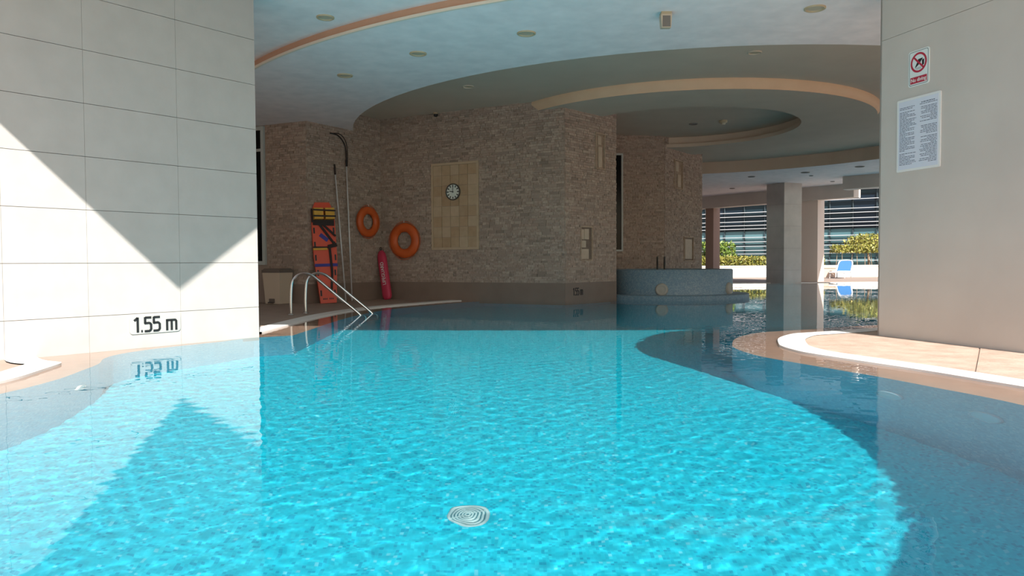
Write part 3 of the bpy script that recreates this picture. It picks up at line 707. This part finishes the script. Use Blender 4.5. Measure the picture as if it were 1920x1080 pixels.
# turn the board a little towards the pool
xc = (Matrix.Rotation(math.radians(-30), 3, zc) @ xc).normalized(); yc = zc.cross(xc)
m = Matrix.Identity(4)
for i in range(3): m[i][0], m[i][1], m[i][2], m[i][3] = xc[i], yc[i], zc[i], base[i]
sb = thing('spine_board', 'orange spine board with head blocks and straps leaning upright on the stone wall', 'rescue board', m)
def bw(t): return 0.5 * (0.30 + (0.44 - 0.30) * min(1, t / 0.45)) if t < 0.86 else 0.22 - 0.085 * ((t - 0.86) / 0.14) ** 1.6
ts = [0, 0.03, 0.2, 0.45, 0.7, 0.86, 0.9, 0.94, 0.97, 0.99, 1.0]
outl = [(bw(t), t * LB) for t in ts] + [(-bw(t), t * LB) for t in reversed(ts)]
MB().plate(outl, -0.025, 0.025).build('board', 'board', sb)
def strap(name, x0, z0, x1, z1, wd, m_, y=-0.033, th=0.012):
    a = Vector((x0, 0, z0)); b = Vector((x1, 0, z1)); d = (b - a).normalized(); nn_ = Vector((-d.z, 0, d.x)) * wd / 2
    return MB().plate([((a - nn_).x, (a - nn_).z), ((b - nn_).x, (b - nn_).z), ((b + nn_).x, (b + nn_).z), ((a + nn_).x, (a + nn_).z)], y - th / 2, y + th / 2).build(name, m_, sb)
for s in (-1, 1):
    for t in (0.10, 0.30, 0.45, 0.58, 0.72):
        w_ = bw(t) - 0.035
        MB().box((s * w_ - 0.015, -0.028, t * LB - 0.055), (s * w_ + 0.015, -0.024, t * LB + 0.055)).build('hand_hole', 'black', sb)
for x0, x1 in ((-0.19, -0.02), (0.02, 0.19)):
    MB().box((x0, -0.16, 0.825 * LB), (x1, -0.028, 0.935 * LB)).build('head_block', 'yellow', sb)
MB().box((-0.20, -0.045, 0.815 * LB), (0.20, -0.026, 0.828 * LB)).build('head_rest', 'strap', sb)
strap('head_strap', -0.21, 0.855 * LB, 0.21, 0.85 * LB, 0.03, 'strap', -0.165); strap('head_strap', -0.21, 0.915 * LB, 0.21, 0.905 * LB, 0.03, 'strap', -0.165)
strap('head_strap', -0.20, 0.935 * LB, -0.20, 0.80 * LB, 0.05, 'strap', -0.05)
strap('chest_strap', -0.20, 0.80 * LB, 0.20, 0.79 * LB, 0.10, 'strap', -0.04); strap('chest_strap', -0.08, 0.78 * LB, 0.18, 0.58 * LB, 0.045, 'strap', -0.045)
strap('chest_strap', 0.0, 0.77 * LB, 0.21, 0.66 * LB, 0.04, 'strap', -0.05); strap('chest_strap', 0.08, 0.57 * LB, 0.10, 0.30 * LB, 0.045, 'strap', -0.046)
strap('chest_strap', 0.06, 0.10 * LB, 0.10, 0.30 * LB, 0.04, 'strap', -0.046)
strap('yellow_strap', -0.225, 0.535 * LB, 0.04, 0.535 * LB, 0.04, 'yellow', -0.036); strap('yellow_strap', -0.225, 0.555 * LB, 0.06, 0.55 * LB, 0.03, 'strap', -0.034)
strap('buckle', 0.05, 0.555 * LB, 0.22, 0.575 * LB, 0.07, 'strap', -0.055)
strap('blue_strap', -0.215, 0.375 * LB, 0.215, 0.375 * LB, 0.055, 'blue_strap', -0.038)
strap('blue_strap', -0.08, 0.68 * LB, 0.06, 0.62 * LB, 0.07, 'blue_strap', -0.03)
mb = MB()
for k in range(7):
    if k != 3: mb.box((-0.10 + k * 0.03, -0.028, 0.035 * LB), (-0.083 + k * 0.03, -0.025, 0.05 * LB))
mb.build('stencil_mark', 'black', sb)['kind'] = 'stuff'

# ------------------------------------------------------------------ poles leaning in the corner
def pole(label, top, bot, rad, grip):
    uT, zT = F_2.px(*top, 0.05); T = F_2.pt(uT, zT, 0.05)
    qb = P(*bot, ZD); u_ = F_2.px(*bot, 0.16)[0]; B = F_2.pt(u_, ZD, 0.16)
    t = thing('cleaning_pole', label, 'pole', B); d = T - B
    MB().tube([Vector((0, 0, 0)), d * (1 - grip)], rad, 10).build('shaft', 'alu', t)
    MB().tube([d * (1 - grip), d], rad * 1.25, 10).build('grip', 'strap', t)
    return t, d
pole('silver telescopic cleaning pole with short black grip leaning beside the spine board', (627, 308), (648.5, 556), 0.014, 0.075)
t2, d2 = pole('tall silver cleaning pole with black hose bending over at its top', (649, 300), (660, 556), 0.014, 0.03)
hp = []
for x, y in ((649, 312), (649, 290), (647, 274), (641, 262), (632, 253), (619, 249.5)):
    uu, zz = F_2.px(x, y, 0.06); hp.append(F_2.pt(uu, zz, 0.06) - t2.matrix_world.translation)
MB().tube(catline(hp, 4), 0.013, 8).build('hose', 'strap', t2)
hp = []
for x, y in ((651, 312), (651.5, 290), (650, 272), (645, 259), (636, 251), (626, 250)):
    uu, zz = F_2.px(x, y, 0.075); hp.append(F_2.pt(uu, zz, 0.075) - t2.matrix_world.translation)
MB().tube(catline(hp, 4), 0.009, 8).build('hose', 'strap', t2)

# ------------------------------------------------------------------ lifebuoys
def lifebuoy(F_, cx, cy, R, r, label):
    u, z = F_.px(cx, cy, 0.10); t = thing('lifebuoy', label, 'lifebuoy', F_.mat(u, z, 0.055 + 0.02))
    n, k = 48, 14; vs = []; fs = []
    for i in range(n):
        a = 2 * math.pi * i / n
        for j in range(k):
            b = 2 * math.pi * j / k; rr = R + r * 1.12 * math.cos(b); vs.append((rr * math.cos(a), 0.055 * math.sin(b), rr * math.sin(a)))
    for i in range(n):
        for j in range(k): fs.append((i * k + j, i * k + (j + 1) % k, ((i + 1) % n) * k + (j + 1) % k, ((i + 1) % n) * k + j))
    MB().add(vs, fs, True).build('ring', 'orange', t)
    for q in range(4):
        mb = MB(); a = math.pi / 4 + q * math.pi / 2; vs = []; fs = []
        for i in (-1, 1):
            for j in range(k):
                b = 2 * math.pi * j / k; rr = R + (r * 1.12 + 0.006) * math.cos(b); aa = a + i * 0.09; vs.append((rr * math.cos(aa), 0.060 * math.sin(b), rr * math.sin(aa)))
        for j in range(k): fs.append((j, (j + 1) % k, k + (j + 1) % k, k + j))
        mb.add(vs, fs, True).build('band', 'orange', t)
    rp = [Vector(((R + r * 1.2 + 0.02 * abs(math.sin(2 * (2 * math.pi * i / 64 - math.pi / 4)))) * math.cos(2 * math.pi * i / 64), 0, (R + r * 1.2 + 0.02 * abs(math.sin(2 * (2 * math.pi * i / 64 - math.pi / 4)))) * math.sin(2 * math.pi * i / 64))) for i in range(64)]
    MB().tube(rp, 0.006, 6, True).build('rope', 'orange', t)
    MB().tube([Vector((0, 0.06, R + r + 0.05)), Vector((0, -0.01, R + r + 0.05)), Vector((0, -0.02, R + r + 0.01))], 0.008, 6).build('hook', 'alu', t)
    return t
lifebuoy(F_2, 692, 416, 0.235, 0.072, 'smaller orange lifebuoy hung on the side wall beside the cleaning poles')
lifebuoy(F_main, 757, 451, 0.27, 0.085, 'large orange lifebuoy hung on the stone wall above the red rescue tube')

# ------------------------------------------------------------------ rescue tube
uT, zT = F_main.px(714.5, 470, 0.12); uB = F_main.px(727, 558.5, 0.24)[0]
T = F_main.pt(uT, zT, 0.12); B = F_main.pt(uB, ZD, 0.24)
zc = (T - B).normalized(); xc = (F_main.t - zc * F_main.t.dot(zc)).normalized(); yc = zc.cross(xc); LR = (T - B).length
m = Matrix.Identity(4)
for i in range(3): m[i][0], m[i][1], m[i][2], m[i][3] = xc[i], yc[i], zc[i], B[i]
rt = thing('rescue_tube', 'red foam rescue tube lettered LIFEGUARD leaning on the wall below the lifebuoys', 'rescue tube', m)
vs = []; fs = []; sec = rrect(1, 1, 0.35, 4); k = len(sec)
sts = [(0, 0.55), (0.02, 0.8), (0.06, 0.97), (0.12, 1), (0.5, 1), (0.85, 0.98), (0.93, 0.85), (0.98, 0.55), (1.0, 0.3)]
for t, s in sts:
    for p in sec: vs.append((p[0] * 0.20 * s, p[1] * 0.12 * s, t * LR))
for i in range(len(sts) - 1):
    for j in range(k): fs.append((i * k + j, i * k + (j + 1) % k, (i + 1) * k + (j + 1) % k, (i + 1) * k + j))
fs += [tuple(range(k - 1, -1, -1)), tuple((len(sts) - 1) * k + j for j in range(k))]
MB().add(vs, fs, True).build('foam_body', 'tube_red', rt)
lm = text_mesh('LIFEGUARD', 0.115, 0.003, sx=0.82, bold=0.001)
for v in lm.vertices:
    x, y, z = v.co; v.co = (-z, y, x)
mesh_obj('lettering', lm, 'white', rt, Vector((0.02, -0.063, LR * 0.52)))
MB().tube([Vector((0.02 * math.sin(a), 0, LR + 0.01 + 0.03 * (1 - math.cos(a)))) for a in np.linspace(0, 2 * math.pi, 12)], 0.008, 6).build('tow_loop', 'strap', rt)

# ------------------------------------------------------------------ round spa
SC = Vector((3.42, 16.1, 0)); SR = 1.29; ZS = 0.60
sp = thing('round_spa', 'raised round spa basin clad in blue grey mosaic rising from the pool', 'spa', SC)
o = MB().lathe([(SR, 0.02), (SR, ZS - 0.02), (SR - 0.02, ZS), (SR - 0.30, ZS), (SR - 0.30, 0.1), (0.001, 0.1)], 72).build('basin_wall', 'spa_tile', sp)
o2 = MB().lathe([(SR + 0.33, -DEPTH), (SR + 0.33, 0.075), (SR + 0.31, 0.09), (SR - 0.02, 0.09)], 72).build('ledge', 'spa_tile', sp); receiver(o2)
MB().lathe([(SR - 0.295, ZS - 0.06), (0.001, ZS - 0.06)], 48).build('spa_water', 'glass_dark', sp)
d0 = P(1241, 543, 0.28) - SC; 
aN = math.atan2(d0.y, d0.x); aN = -math.pi / 2 - 0.34
u_ = (1241 - 960) / F; best = min((abs((SC.x + SR * math.cos(a)) / (SC.y + SR * math.sin(a)) - u_), a) for a in np.linspace(-math.pi * 0.95, -math.pi * 0.3, 800))
aN = best[1]
for k_ in range(5):
    a = aN + k_ * math.radians(72)
    m = Matrix.Translation((SR * math.cos(a), SR * math.sin(a), 0.20)) @ Matrix.Rotation(a, 4, 'Z') @ Matrix.Rotation(math.pi / 2, 4, 'Y')
    noz = MB().lathe([(0.128, -0.02), (0.128, 0.02), (0.115, 0.045), (0.09, 0.055), (0.075, 0.045), (0.05, 0.05), (0.001, 0.055)], 32, m).build('nozzle', 'nozzle', sp)
for x, gl in ((1232.5, 'thin dark grab rail of the round spa on the side of the tall slit window'), (1246, 'thin dark grab rail of the round spa on the side of the low relief panel')):
    p0 = P(x, 505, 0); d = ray(x, 500); d.z = 0; d = d / d.y
    yb = SC.y + SR - 0.42; b0 = Vector((d.x * yb, yb, 0)); b1 = Vector((d.x * (yb - 0.6), yb - 0.6, 0))
    t = thing('grab_rail', gl, 'handrail', Vector((b0.x, b0.y, ZS - 0.3)), 'spa grab rails')
    o0 = Vector((b0.x, b0.y, ZS - 0.3)); pts = [b0 + Vector((0, 0, ZS - 0.3)) - o0, b0 + Vector((0, 0, 0.75)) - o0, b0 * 0.85 + b1 * 0.15 + Vector((0, 0, 0.86)) - o0, b0 * 0.3 + b1 * 0.7 + Vector((0, 0, 0.80)) - o0, b1 + Vector((0, 0, 0.62)) - o0, b1 + Vector((0, 0, ZS - 0.3)) - o0]
    MB().tube(catline(pts, 4), 0.02, 8).build('rail', 'dark', t)

# ------------------------------------------------------------------ far columns, beams
def column(label, K, dl, dr_, sl_, sr_, z0, z1, ml, rows=(), mback=None):
    K = Vector((*K, 0)); dl = Vector((*dl, 0)).normalized(); dr_ = Vector((*dr_, 0)).normalized()
    t = thing('column', label, 'column', K + Vector((0, 0, z0)))
    poly = [(0, 0), (dr_ * sr_).xy, (dr_ * sr_ + dl * sl_).xy, (dl * sl_).xy]
    zz = [0] + list(rows) + [z1 - z0]
    MB().prism([tuple(Vector(p) * 0.985 + Vector((dr_ * sr_ + dl * sl_).xy) * 0.0075) for p in poly], 0, z1 - z0).build('shaft', 'joint', t)
    for i in range(len(zz) - 1): MB().prism([tuple(p) for p in poly], zz[i] + 0.003, zz[i + 1] - 0.003).build('cladding', ml, t)
    return t
receiver(*[c for c in column('grey tiled column standing in the pool, polished face with pale reflections', (9.23, 25.35), (-0.42, 0.905), (0.905, 0.424), 0.82, 0.80, -DEPTH, Z_A + 0.01, 'col_tile', rows=(DEPTH + 0.45, DEPTH + 1.2, DEPTH + 1.95, DEPTH + 2.7)).children])
column('tall pale plaster column at the pool end, brown in shade and white where sunlit', (11.0, 26.9), (-0.72, 0.70), (0.70, 0.72), 0.62, 0.60, 0, 3.0, 'col_plaster')
mb = MB(); 
colB = column('brown column under the far beam behind the round spa', (8.25, 30.6), (-0.75, 0.66), (0.8, 0.6), 0.35, 0.42, 0, 3.0, 'col_brown')
bA, bB = P(1330, 368, Z_A), P(1580, 345, Z_A); bd = (bB - bA).normalized(); bA -= bd * 3.4; bB += bd * 0.4; bA.z = bB.z = 0; fb = Face(bA, bB)
zbm = fb.px(1437, 382)[1]
tag(MB().box((0, 0, zbm), (fb.len, 0.45, 3.6), fb.mat(0, 0)).build('trim_3', 'plaster'), 'plain edge beam along the outer rim of the terrace roof', 'beam', kind='structure')
bA, bB = P(1580, 331, Z_A), P(1645, 325.5, Z_A); bA.z = bB.z = 0; fd = Face(bA, bB); zd_ = fd.px(1580, 355)[1]
tag(MB().box((0, 0, zd_), (fd.len + 1.2, 0.5, 3.45), fd.mat(0, 0)).build('trim_4', 'plaster'), 'boxed down-stand beam under the far terrace ceiling', 'beam', kind='structure')

# ------------------------------------------------------------------ garden wall, planter, lounger
gw = Face((3.0, 35.7), (24, 34.7))
tag(MB().box((0, 0, ZD - 0.01), (gw.len, 0.3, 0.50), gw.mat(0, 0)).box((-0.03, -0.04, 0.50), (gw.len, 0.34, 0.56), gw.mat(0, 0)).build('wall_garden', 'wall_white'), 'low white garden wall', kind='structure')
pp = P(1551, 520, ZD)
pl = thing('planter', 'low square beige planter box beside the blue lounger', 'planter', pp)
MB().add(taper(0.52, 0.5, 0.56, 0.54, 0, 0.42), BX).build('box', 'planter', pl)
MB().box((-0.31, -0.30, 0.42), (0.31, 0.30, 0.48)).build('rim', 'planter', pl)
lp = P(1582, 521, ZD)
lg = thing('sun_lounger', 'white sun lounger with blue fabric and raised back by the garden wall', 'sun lounger', Matrix.Translation(lp) @ Matrix.Rotation(math.radians(-128), 4, 'Z'))
# local x runs from head (back rest) to foot
MB().tube(catline([(-0.1, -0.3, 0.30), (0.5, -0.3, 0.27), (1.15, -0.3, 0.26), (1.22, -0.22, 0.26), (1.22, 0.22, 0.26), (1.15, 0.3, 0.26), (0.5, 0.3, 0.27), (-0.1, 0.3, 0.30)], 4), 0.03, 8).build('frame', 'white', lg)
MB().tube(catline([(-0.02, -0.29, 0.30), (-0.25, -0.29, 0.62), (-0.33, -0.24, 0.74), (-0.36, -0.1, 0.77), (-0.36, 0.1, 0.77), (-0.33, 0.24, 0.74), (-0.25, 0.29, 0.62), (-0.02, 0.29, 0.30)], 4), 0.03, 8).build('back_frame', 'white', lg)
MB().add([(0.0, -0.27, 0.32), (0.0, 0.27, 0.32), (-0.24, 0.27, 0.62), (-0.33, 0.2, 0.75), (-0.33, -0.2, 0.75), (-0.24, -0.27, 0.62)], [(0, 1, 2, 5), (5, 2, 3, 4)]).add([(0.02, -0.27, 0.31), (0.02, 0.27, 0.31), (-0.22, 0.27, 0.61), (-0.31, 0.2, 0.74), (-0.31, -0.2, 0.74), (-0.22, -0.27, 0.61)], [(5, 2, 1, 0), (4, 3, 2, 5)]).build('backrest', 'fabric_blue', lg)
MB().box((0.02, -0.27, 0.265), (1.18, 0.27, 0.285)).build('seat', 'fabric_blue', lg)
for x, s in ((0.0, -1), (0.0, 1), (1.05, -1), (1.05, 1)):
    MB().tube([Vector((x, s * 0.28, 0.27)), Vector((x + (0.06 if x else -0.06), s * 0.30, 0.0))], 0.024, 8).build('leg', 'white', lg)

# ------------------------------------------------------------------ greenery behind the wall
def leaves(n, box_lo, box_hi, size, shape=None):
    P0 = rng.uniform(box_lo, box_hi, (n, 3))
    if shape is not None: P0 = P0[[shape(q) for q in P0]]
    mb = MB()
    for q in P0:
        q = Vector(q); a = Vector(rng.normal(size=3)).normalized(); b = a.orthogonal().normalized(); b = Matrix.Rotation(rng.uniform(0, 6.28), 3, a) @ b; s = size * rng.uniform(0.6, 1.3)
        c = a.cross(b); mb.add([q - b * s, q + c * s * 0.45, q + b * s, q - c * s * 0.45], [(0, 1, 2, 3)])
    return mb
def bush(name, label, cx, w, d, h, size, n, m, cat='hedge', z0=0.3, round_=True):
    t = thing(name, label, cat, Vector((*cx, ZD - 0.01)))
    sh = (lambda q: (q[0] / (w / 2)) ** 4 + (q[1] / (d / 2)) ** 4 + ((q[2] - h * 0.5) / (h * 0.55)) ** 4 < 1 + rng.uniform(-0.25, 0.15)) if round_ else None
    leaves(n, (-w / 2, -d / 2, z0), (w / 2, d / 2, h), size, sh).build('foliage', m, t)
    mb = MB()
    for k in range(max(3, int(w / 0.35))):
        x = -w / 2 + w * (k + 0.5) / max(3, int(w / 0.35)); mb = MB().tube([Vector((x, 0, 0)), Vector((x + rng.uniform(-.1, .1), rng.uniform(-.1, .1), h * 0.8))], [0.025, 0.01], 6); mb.build('stem', 'bark', t)
    return t
bush('clipped_hedge', 'bright yellow green clipped hedge behind the garden wall near the pool column', (10.9, 36.5), 4.2, 0.7, 1.02, 0.07, 5200, 'leaf_yellow')
bush('leafy_shrub', 'taller dark green shrub growing behind the clipped hedge', (10.2, 37.6), 2.2, 1.1, 1.75, 0.09, 3000, 'leaf', 'shrub')
bush('leafy_shrub', 'small green shrub at the corner of the stone building', (8.1, 37.2), 1.2, 0.8, 1.5, 0.08, 2200, 'leaf', 'shrub')
bush('leafy_shrub', 'low yellow shrub beside the sunlit plaster column', (14.8, 36.3), 0.8, 0.6, 1.0, 0.07, 700, 'leaf_yellow', 'shrub')
bush('clipped_hedge', 'flat topped brownish hedge on bare stems behind the lounger', (17.3, 36.2), 3.6, 0.7, 1.52, 0.07, 2600, 'leaf_yellow', z0=1.15, round_=False)
tr = thing('small_tree', 'small tree with spreading yellow green crown rising above the bare stemmed hedge', 'tree', Vector((17.9, 37.5, ZD - 0.01)))
MB().tube(catline([(0, 0, 0), (0.02, 0, 0.7), (-0.03, 0, 1.2)], 3), 0.06, 8).build('trunk', 'bark', tr)
for a in range(5):
    MB().tube([Vector((-0.03, 0, 1.2)), Vector((0.6 * math.cos(a * 1.26), 0.5 * math.sin(a * 1.26), 1.75))], [0.035, 0.012], 6).build('branch', 'bark', tr)
leaves(2600, (-1.3, -0.9, 1.45), (1.1, 0.9, 2.25), 0.085, lambda q: (q[0] / 1.25) ** 2 + (q[1] / 0.9) ** 2 + ((q[2] - 1.7) / 0.45) ** 2 < 1 + rng.uniform(-.4, .1)).build('foliage', 'leaf_yellow', tr)

# ------------------------------------------------------------------ glass office building beyond
fa = Face((6.0, 65.5 - 0.69 * 6), (36.0, 65.5 - 0.69 * 36))
ob = thing('office_building', 'glass office building with white horizontal louvers beyond the garden wall', 'building', fa.mat(0, 0))
OL = fa.len; OH = 9.0
MB().box((0, 0.3, 0), (OL, 8, OH)).build('core', 'mullion', ob)
MB().box((-0.2, -0.6, OH), (OL + 0.2, 8, OH + 0.5)).build('roof_slab', 'paint_white', ob)
PW = 1.45; rows = [0.05, 0.95, 1.95, 2.95, 3.95, 5.2, 6.4, 7.7, OH]
pm = {}
for i in range(len(rows) - 1):
    me = MB().box((0.03, 0, 0.03), (PW - 0.03, 0.05, rows[i + 1] - rows[i] - 0.03)).mesh('glass_pane'); me.materials.append(MT['pane_teal' if rows[i] < 2.7 else 'pane_navy']); pm[i] = me  # upper panes darker: reflected buildings and trees put into the glass colour
nc = int(OL / PW)
for i in range(len(rows) - 1):
    for j in range(nc):
        o = bpy.data.objects.new('glass_pane', pm[i]); COL.objects.link(o); o.parent = ob
        o.matrix_local = Matrix.Translation((j * PW, 0.2 + random.uniform(0, 0.012), rows[i])) @ Matrix.Rotation(math.radians(random.uniform(-0.5, 0.5)), 4, 'Z')
me = MB().box((-0.025, 0.1, 0), (0.025, 0.3, OH)).mesh('mullion'); me.materials.append(MT['mullion'])
for j in range(nc + 1):
    o = bpy.data.objects.new('mullion', me); COL.objects.link(o); o.parent = ob; o.matrix_local = Matrix.Translation((j * PW, 0, 0))
me = MB().box((0, -0.10, -0.017), (OL, 0.1, 0.017)).mesh('louver'); me.materials.append(MT['louver'])
for z in (0.80, 1.30, 1.55, 1.84, 2.16, 2.48, 3.09, 3.34, 3.62, 3.98, 4.27, 4.87, 5.5, 5.8, 6.1, 6.4, 6.7, 7.3, 7.6, 7.9):
    o = bpy.data.objects.new('louver', me); COL.objects.link(o); o.parent = ob; o.matrix_local = Matrix.Translation((0, 0, z))

# ------------------------------------------------------------------ things on the ceiling
def downlight(x, y, z, d, label, dark=False):
    q = P(x, y, z); t = thing('ceiling_light', label, 'ceiling light', q, 'recessed ceiling lights')
    r = d / 2
    MB().lathe([(r, 0.004), (r, -0.012), (r * 0.9, -0.018), (r * 0.78, -0.012), (r * 0.74, 0.004)], 32).build('trim_ring', ('lamp_trim', 'lamp_dark', 'paint_taupe')[int(dark)], t)
    MB().lathe([(r * 0.76, -0.004), (0.001, -0.004)], 32).build('diffuser', ('lamp_glass', 'lamp_dark', 'lamp_trim')[int(dark)], t)
Lr = 'round recessed ceiling light with brass trim '
downlight(610, 32, Z_N, 0.20, 'round recessed ceiling light in the outer ceiling before the tan cove')
for x, y, l in ((647, 141, 'round tan light in the white ceiling ring closest to the limestone pier'), (784, 100, 'second tan light of the white ceiling ring from the limestone pier'),
                (987, 62, 'tan light of the white ceiling ring between its neighbour and the box speaker'), (1528, 15, 'tan light of the white ceiling ring beside the plaster pier')): downlight(x, y, Z_A, 0.22, l)
for x, y, l in ((878, 162, 'round light in the taupe ceiling recess near the dome camera'), (1415, 98, 'round light in the taupe ceiling recess toward the plaster pier')): downlight(x, y, Z_R, 0.20, l, 2)
downlight(1300, 232, Z_O, 0.20, 'round recessed light in the central dome ceiling beside the smoke detector', True)
for x, y, d, l in ((1612, 312, 0.26, 'large dark light in the far ceiling beside the boxed beam'), (1510, 323, 0.26, 'large dark light in the far ceiling above the grey tiled column'), (1521, 329, 0.12, 'tiny dark spot light next to a large one above the grey tiled column'),
                   (1409, 331, 0.22, 'dark light in the far ceiling between grey tiled column and stone building'), (1373, 353, 0.2, 'dark light in the far ceiling just inside the edge beam over the brown column'), (1561, 340, 0.14, 'small dark light in the far ceiling by the pale plaster column')): downlight(x, y, Z_A, d, l, True)
sd_ = thing('smoke_detector', 'small tan smoke detector under the central dome ceiling', 'smoke detector', P(1356, 226, Z_O))
MB().lathe([(0.09, 0.003), (0.09, -0.04), (0.06, -0.06), (0.001, -0.065)], 24).build('body', 'lamp_trim', sd_)
MB().lathe([(0.05, -0.058), (0.045, -0.085), (0.001, -0.09)], 20).build('sensor', 'lamp_glass', sd_)
q = P(1248, 24, Z_A); bx = thing('ceiling_speaker', 'small tan box speaker hanging under the white ceiling ring', 'speaker', q)
MB().box((-0.055, -0.05, -0.03), (0.055, 0.05, 0.002)).build('bracket', 'lamp_trim', bx)
MB().add([(-0.05, -0.045, -0.17), (0.05, -0.045, -0.17), (0.05, 0.045, -0.16), (-0.05, 0.045, -0.16), (-0.06, -0.055, -0.03), (0.06, -0.055, -0.03), (0.06, 0.055, -0.03), (-0.06, 0.055, -0.03)], BX).build('body', 'bin', bx)
MB().box((-0.042, -0.054, -0.16), (0.042, -0.048, -0.045)).build('grille', 'lamp_dark', bx)
uu, zz = F_main.px(817, 216, 0.06); cc = thing('security_camera', 'tiny black dome camera at the top of the stone wall', 'camera', F_main.mat(uu, zz, 0.06))
MB().lathe([(0.001, -0.035), (0.03, -0.028), (0.042, 0.0), (0.042, 0.02)], 20).build('dome', 'black', cc)
MB().lathe([(0.05, 0.02), (0.05, 0.05), (0.03, 0.06), (0.03, 0.12)], 20).build('mount', 'lamp_trim', cc)

# ------------------------------------------------------------------ pool fittings
def refr(x, y, depth):
    """where a sight line bends into the water and meets the given depth"""
    q = P(x, y, 0); d = (q - CAM).normalized(); n_ = Vector((0, 0, 1)); r_ = 1 / 1.333; c = -d.z
    t = d * r_ + n_ * (r_ * c - math.sqrt(1 - r_ * r_ * (1 - c * c))); return q + t * (-depth / t.z)
q = refr(878, 966, DEPTH)
dn = thing('floor_drain', 'round white ringed drain grate on the turquoise pool floor', 'drain', q)
dn.scale = (0.54, 0.54, 0.54)
MT['drain'] = mat('drain_plastic', (0.42, 0.62, 0.62), 0.5)
MT['sump'] = mat('drain_sump', (0.05, 0.20, 0.25), 0.6)
os_ = [MB().lathe([(0.20, 0.0), (0.20, 0.012), (0.17, 0.018), (0.165, 0.004)], 40).build('rim', 'drain', dn), MB().lathe([(0.168, 0.003), (0.001, 0.003)], 32).build('sump', 'sump', dn)]
for r in (0.145, 0.115, 0.085, 0.055, 0.025): os_.append(MB().lathe([(r + 0.009, 0.004), (r + 0.009, 0.014), (r - 0.009, 0.014), (r - 0.009, 0.004)], 32).build('grate_ring', 'drain', dn))
for a in range(4): os_.append(MB().box((0.02, -0.006, 0.004), (0.165, 0.006, 0.013), Matrix.Rotation(a * math.pi / 2 + 0.4, 4, 'Z')).build('spoke', 'drain', dn))
receiver(*os_)
MT['lens'] = mat('pool_light_lens', (0.40, 0.64, 0.74), 0.4)
def wall_fit(x, y, name, label, cat, r, m, guess):
    """a round fitting on the pool wall where the bent sight line meets it"""
    best = None
    for k in range(5, 150):
        p = refr(x, y, k * 0.01)
        for i in guess:
            a = Vector((*EDGE[i], 0)); b = Vector((*EDGE[(i + 1) % len(EDGE)], 0)); e = b - a
            s = max(0, min(1, (p - a).xy.dot(e.xy) / e.xy.length_squared)); c = a + e * s; d = (c.xy - p.xy).length
            if best is None or d < best[0]: best = (d, Vector((c.x, c.y, p.z)), e.normalized())
    _, c, e = best; n_ = Vector((-e.y, e.x, 0)) * SGN
    m4 = Matrix.Identity(4); x_ = Vector((0, 0, 1)).cross(n_)
    for i in range(3): m4[i][0], m4[i][1], m4[i][2], m4[i][3] = x_[i], (0, 0, 1)[i], n_[i], c[i]
    t = thing(name, label, cat, m4)
    receiver(MB().lathe([(r, -0.01), (r, 0.015), (r * 0.85, 0.025), (r * 0.8, 0.018)], 32).build('rim', m, t), MB().lathe([(r * 0.82, 0.018), (0.001, 0.03)], 32).build('lens', m, t))
ri = range(k0 + 1 + 5 * (len(segB) - 2), k0 + 1 + 5 * (len(segB) + 7)); li = range(k0 + 1, k0 + 1 + 60)
wall_fit(1669, 741, 'pool_light', 'round pool light under water in the wall below the no diving sign', 'pool light', 0.11, 'lens', ri)
wall_fit(1851, 782, 'pool_light', 'round pool light under water further along the wall toward the open deck', 'pool light', 0.11, 'lens', ri)
wall_fit(148, 727, 'water_inlet', 'white round inlet under water by the corner of the limestone pier', 'pool inlet', 0.08, 'white', li)
bpy.context.view_layer.update()
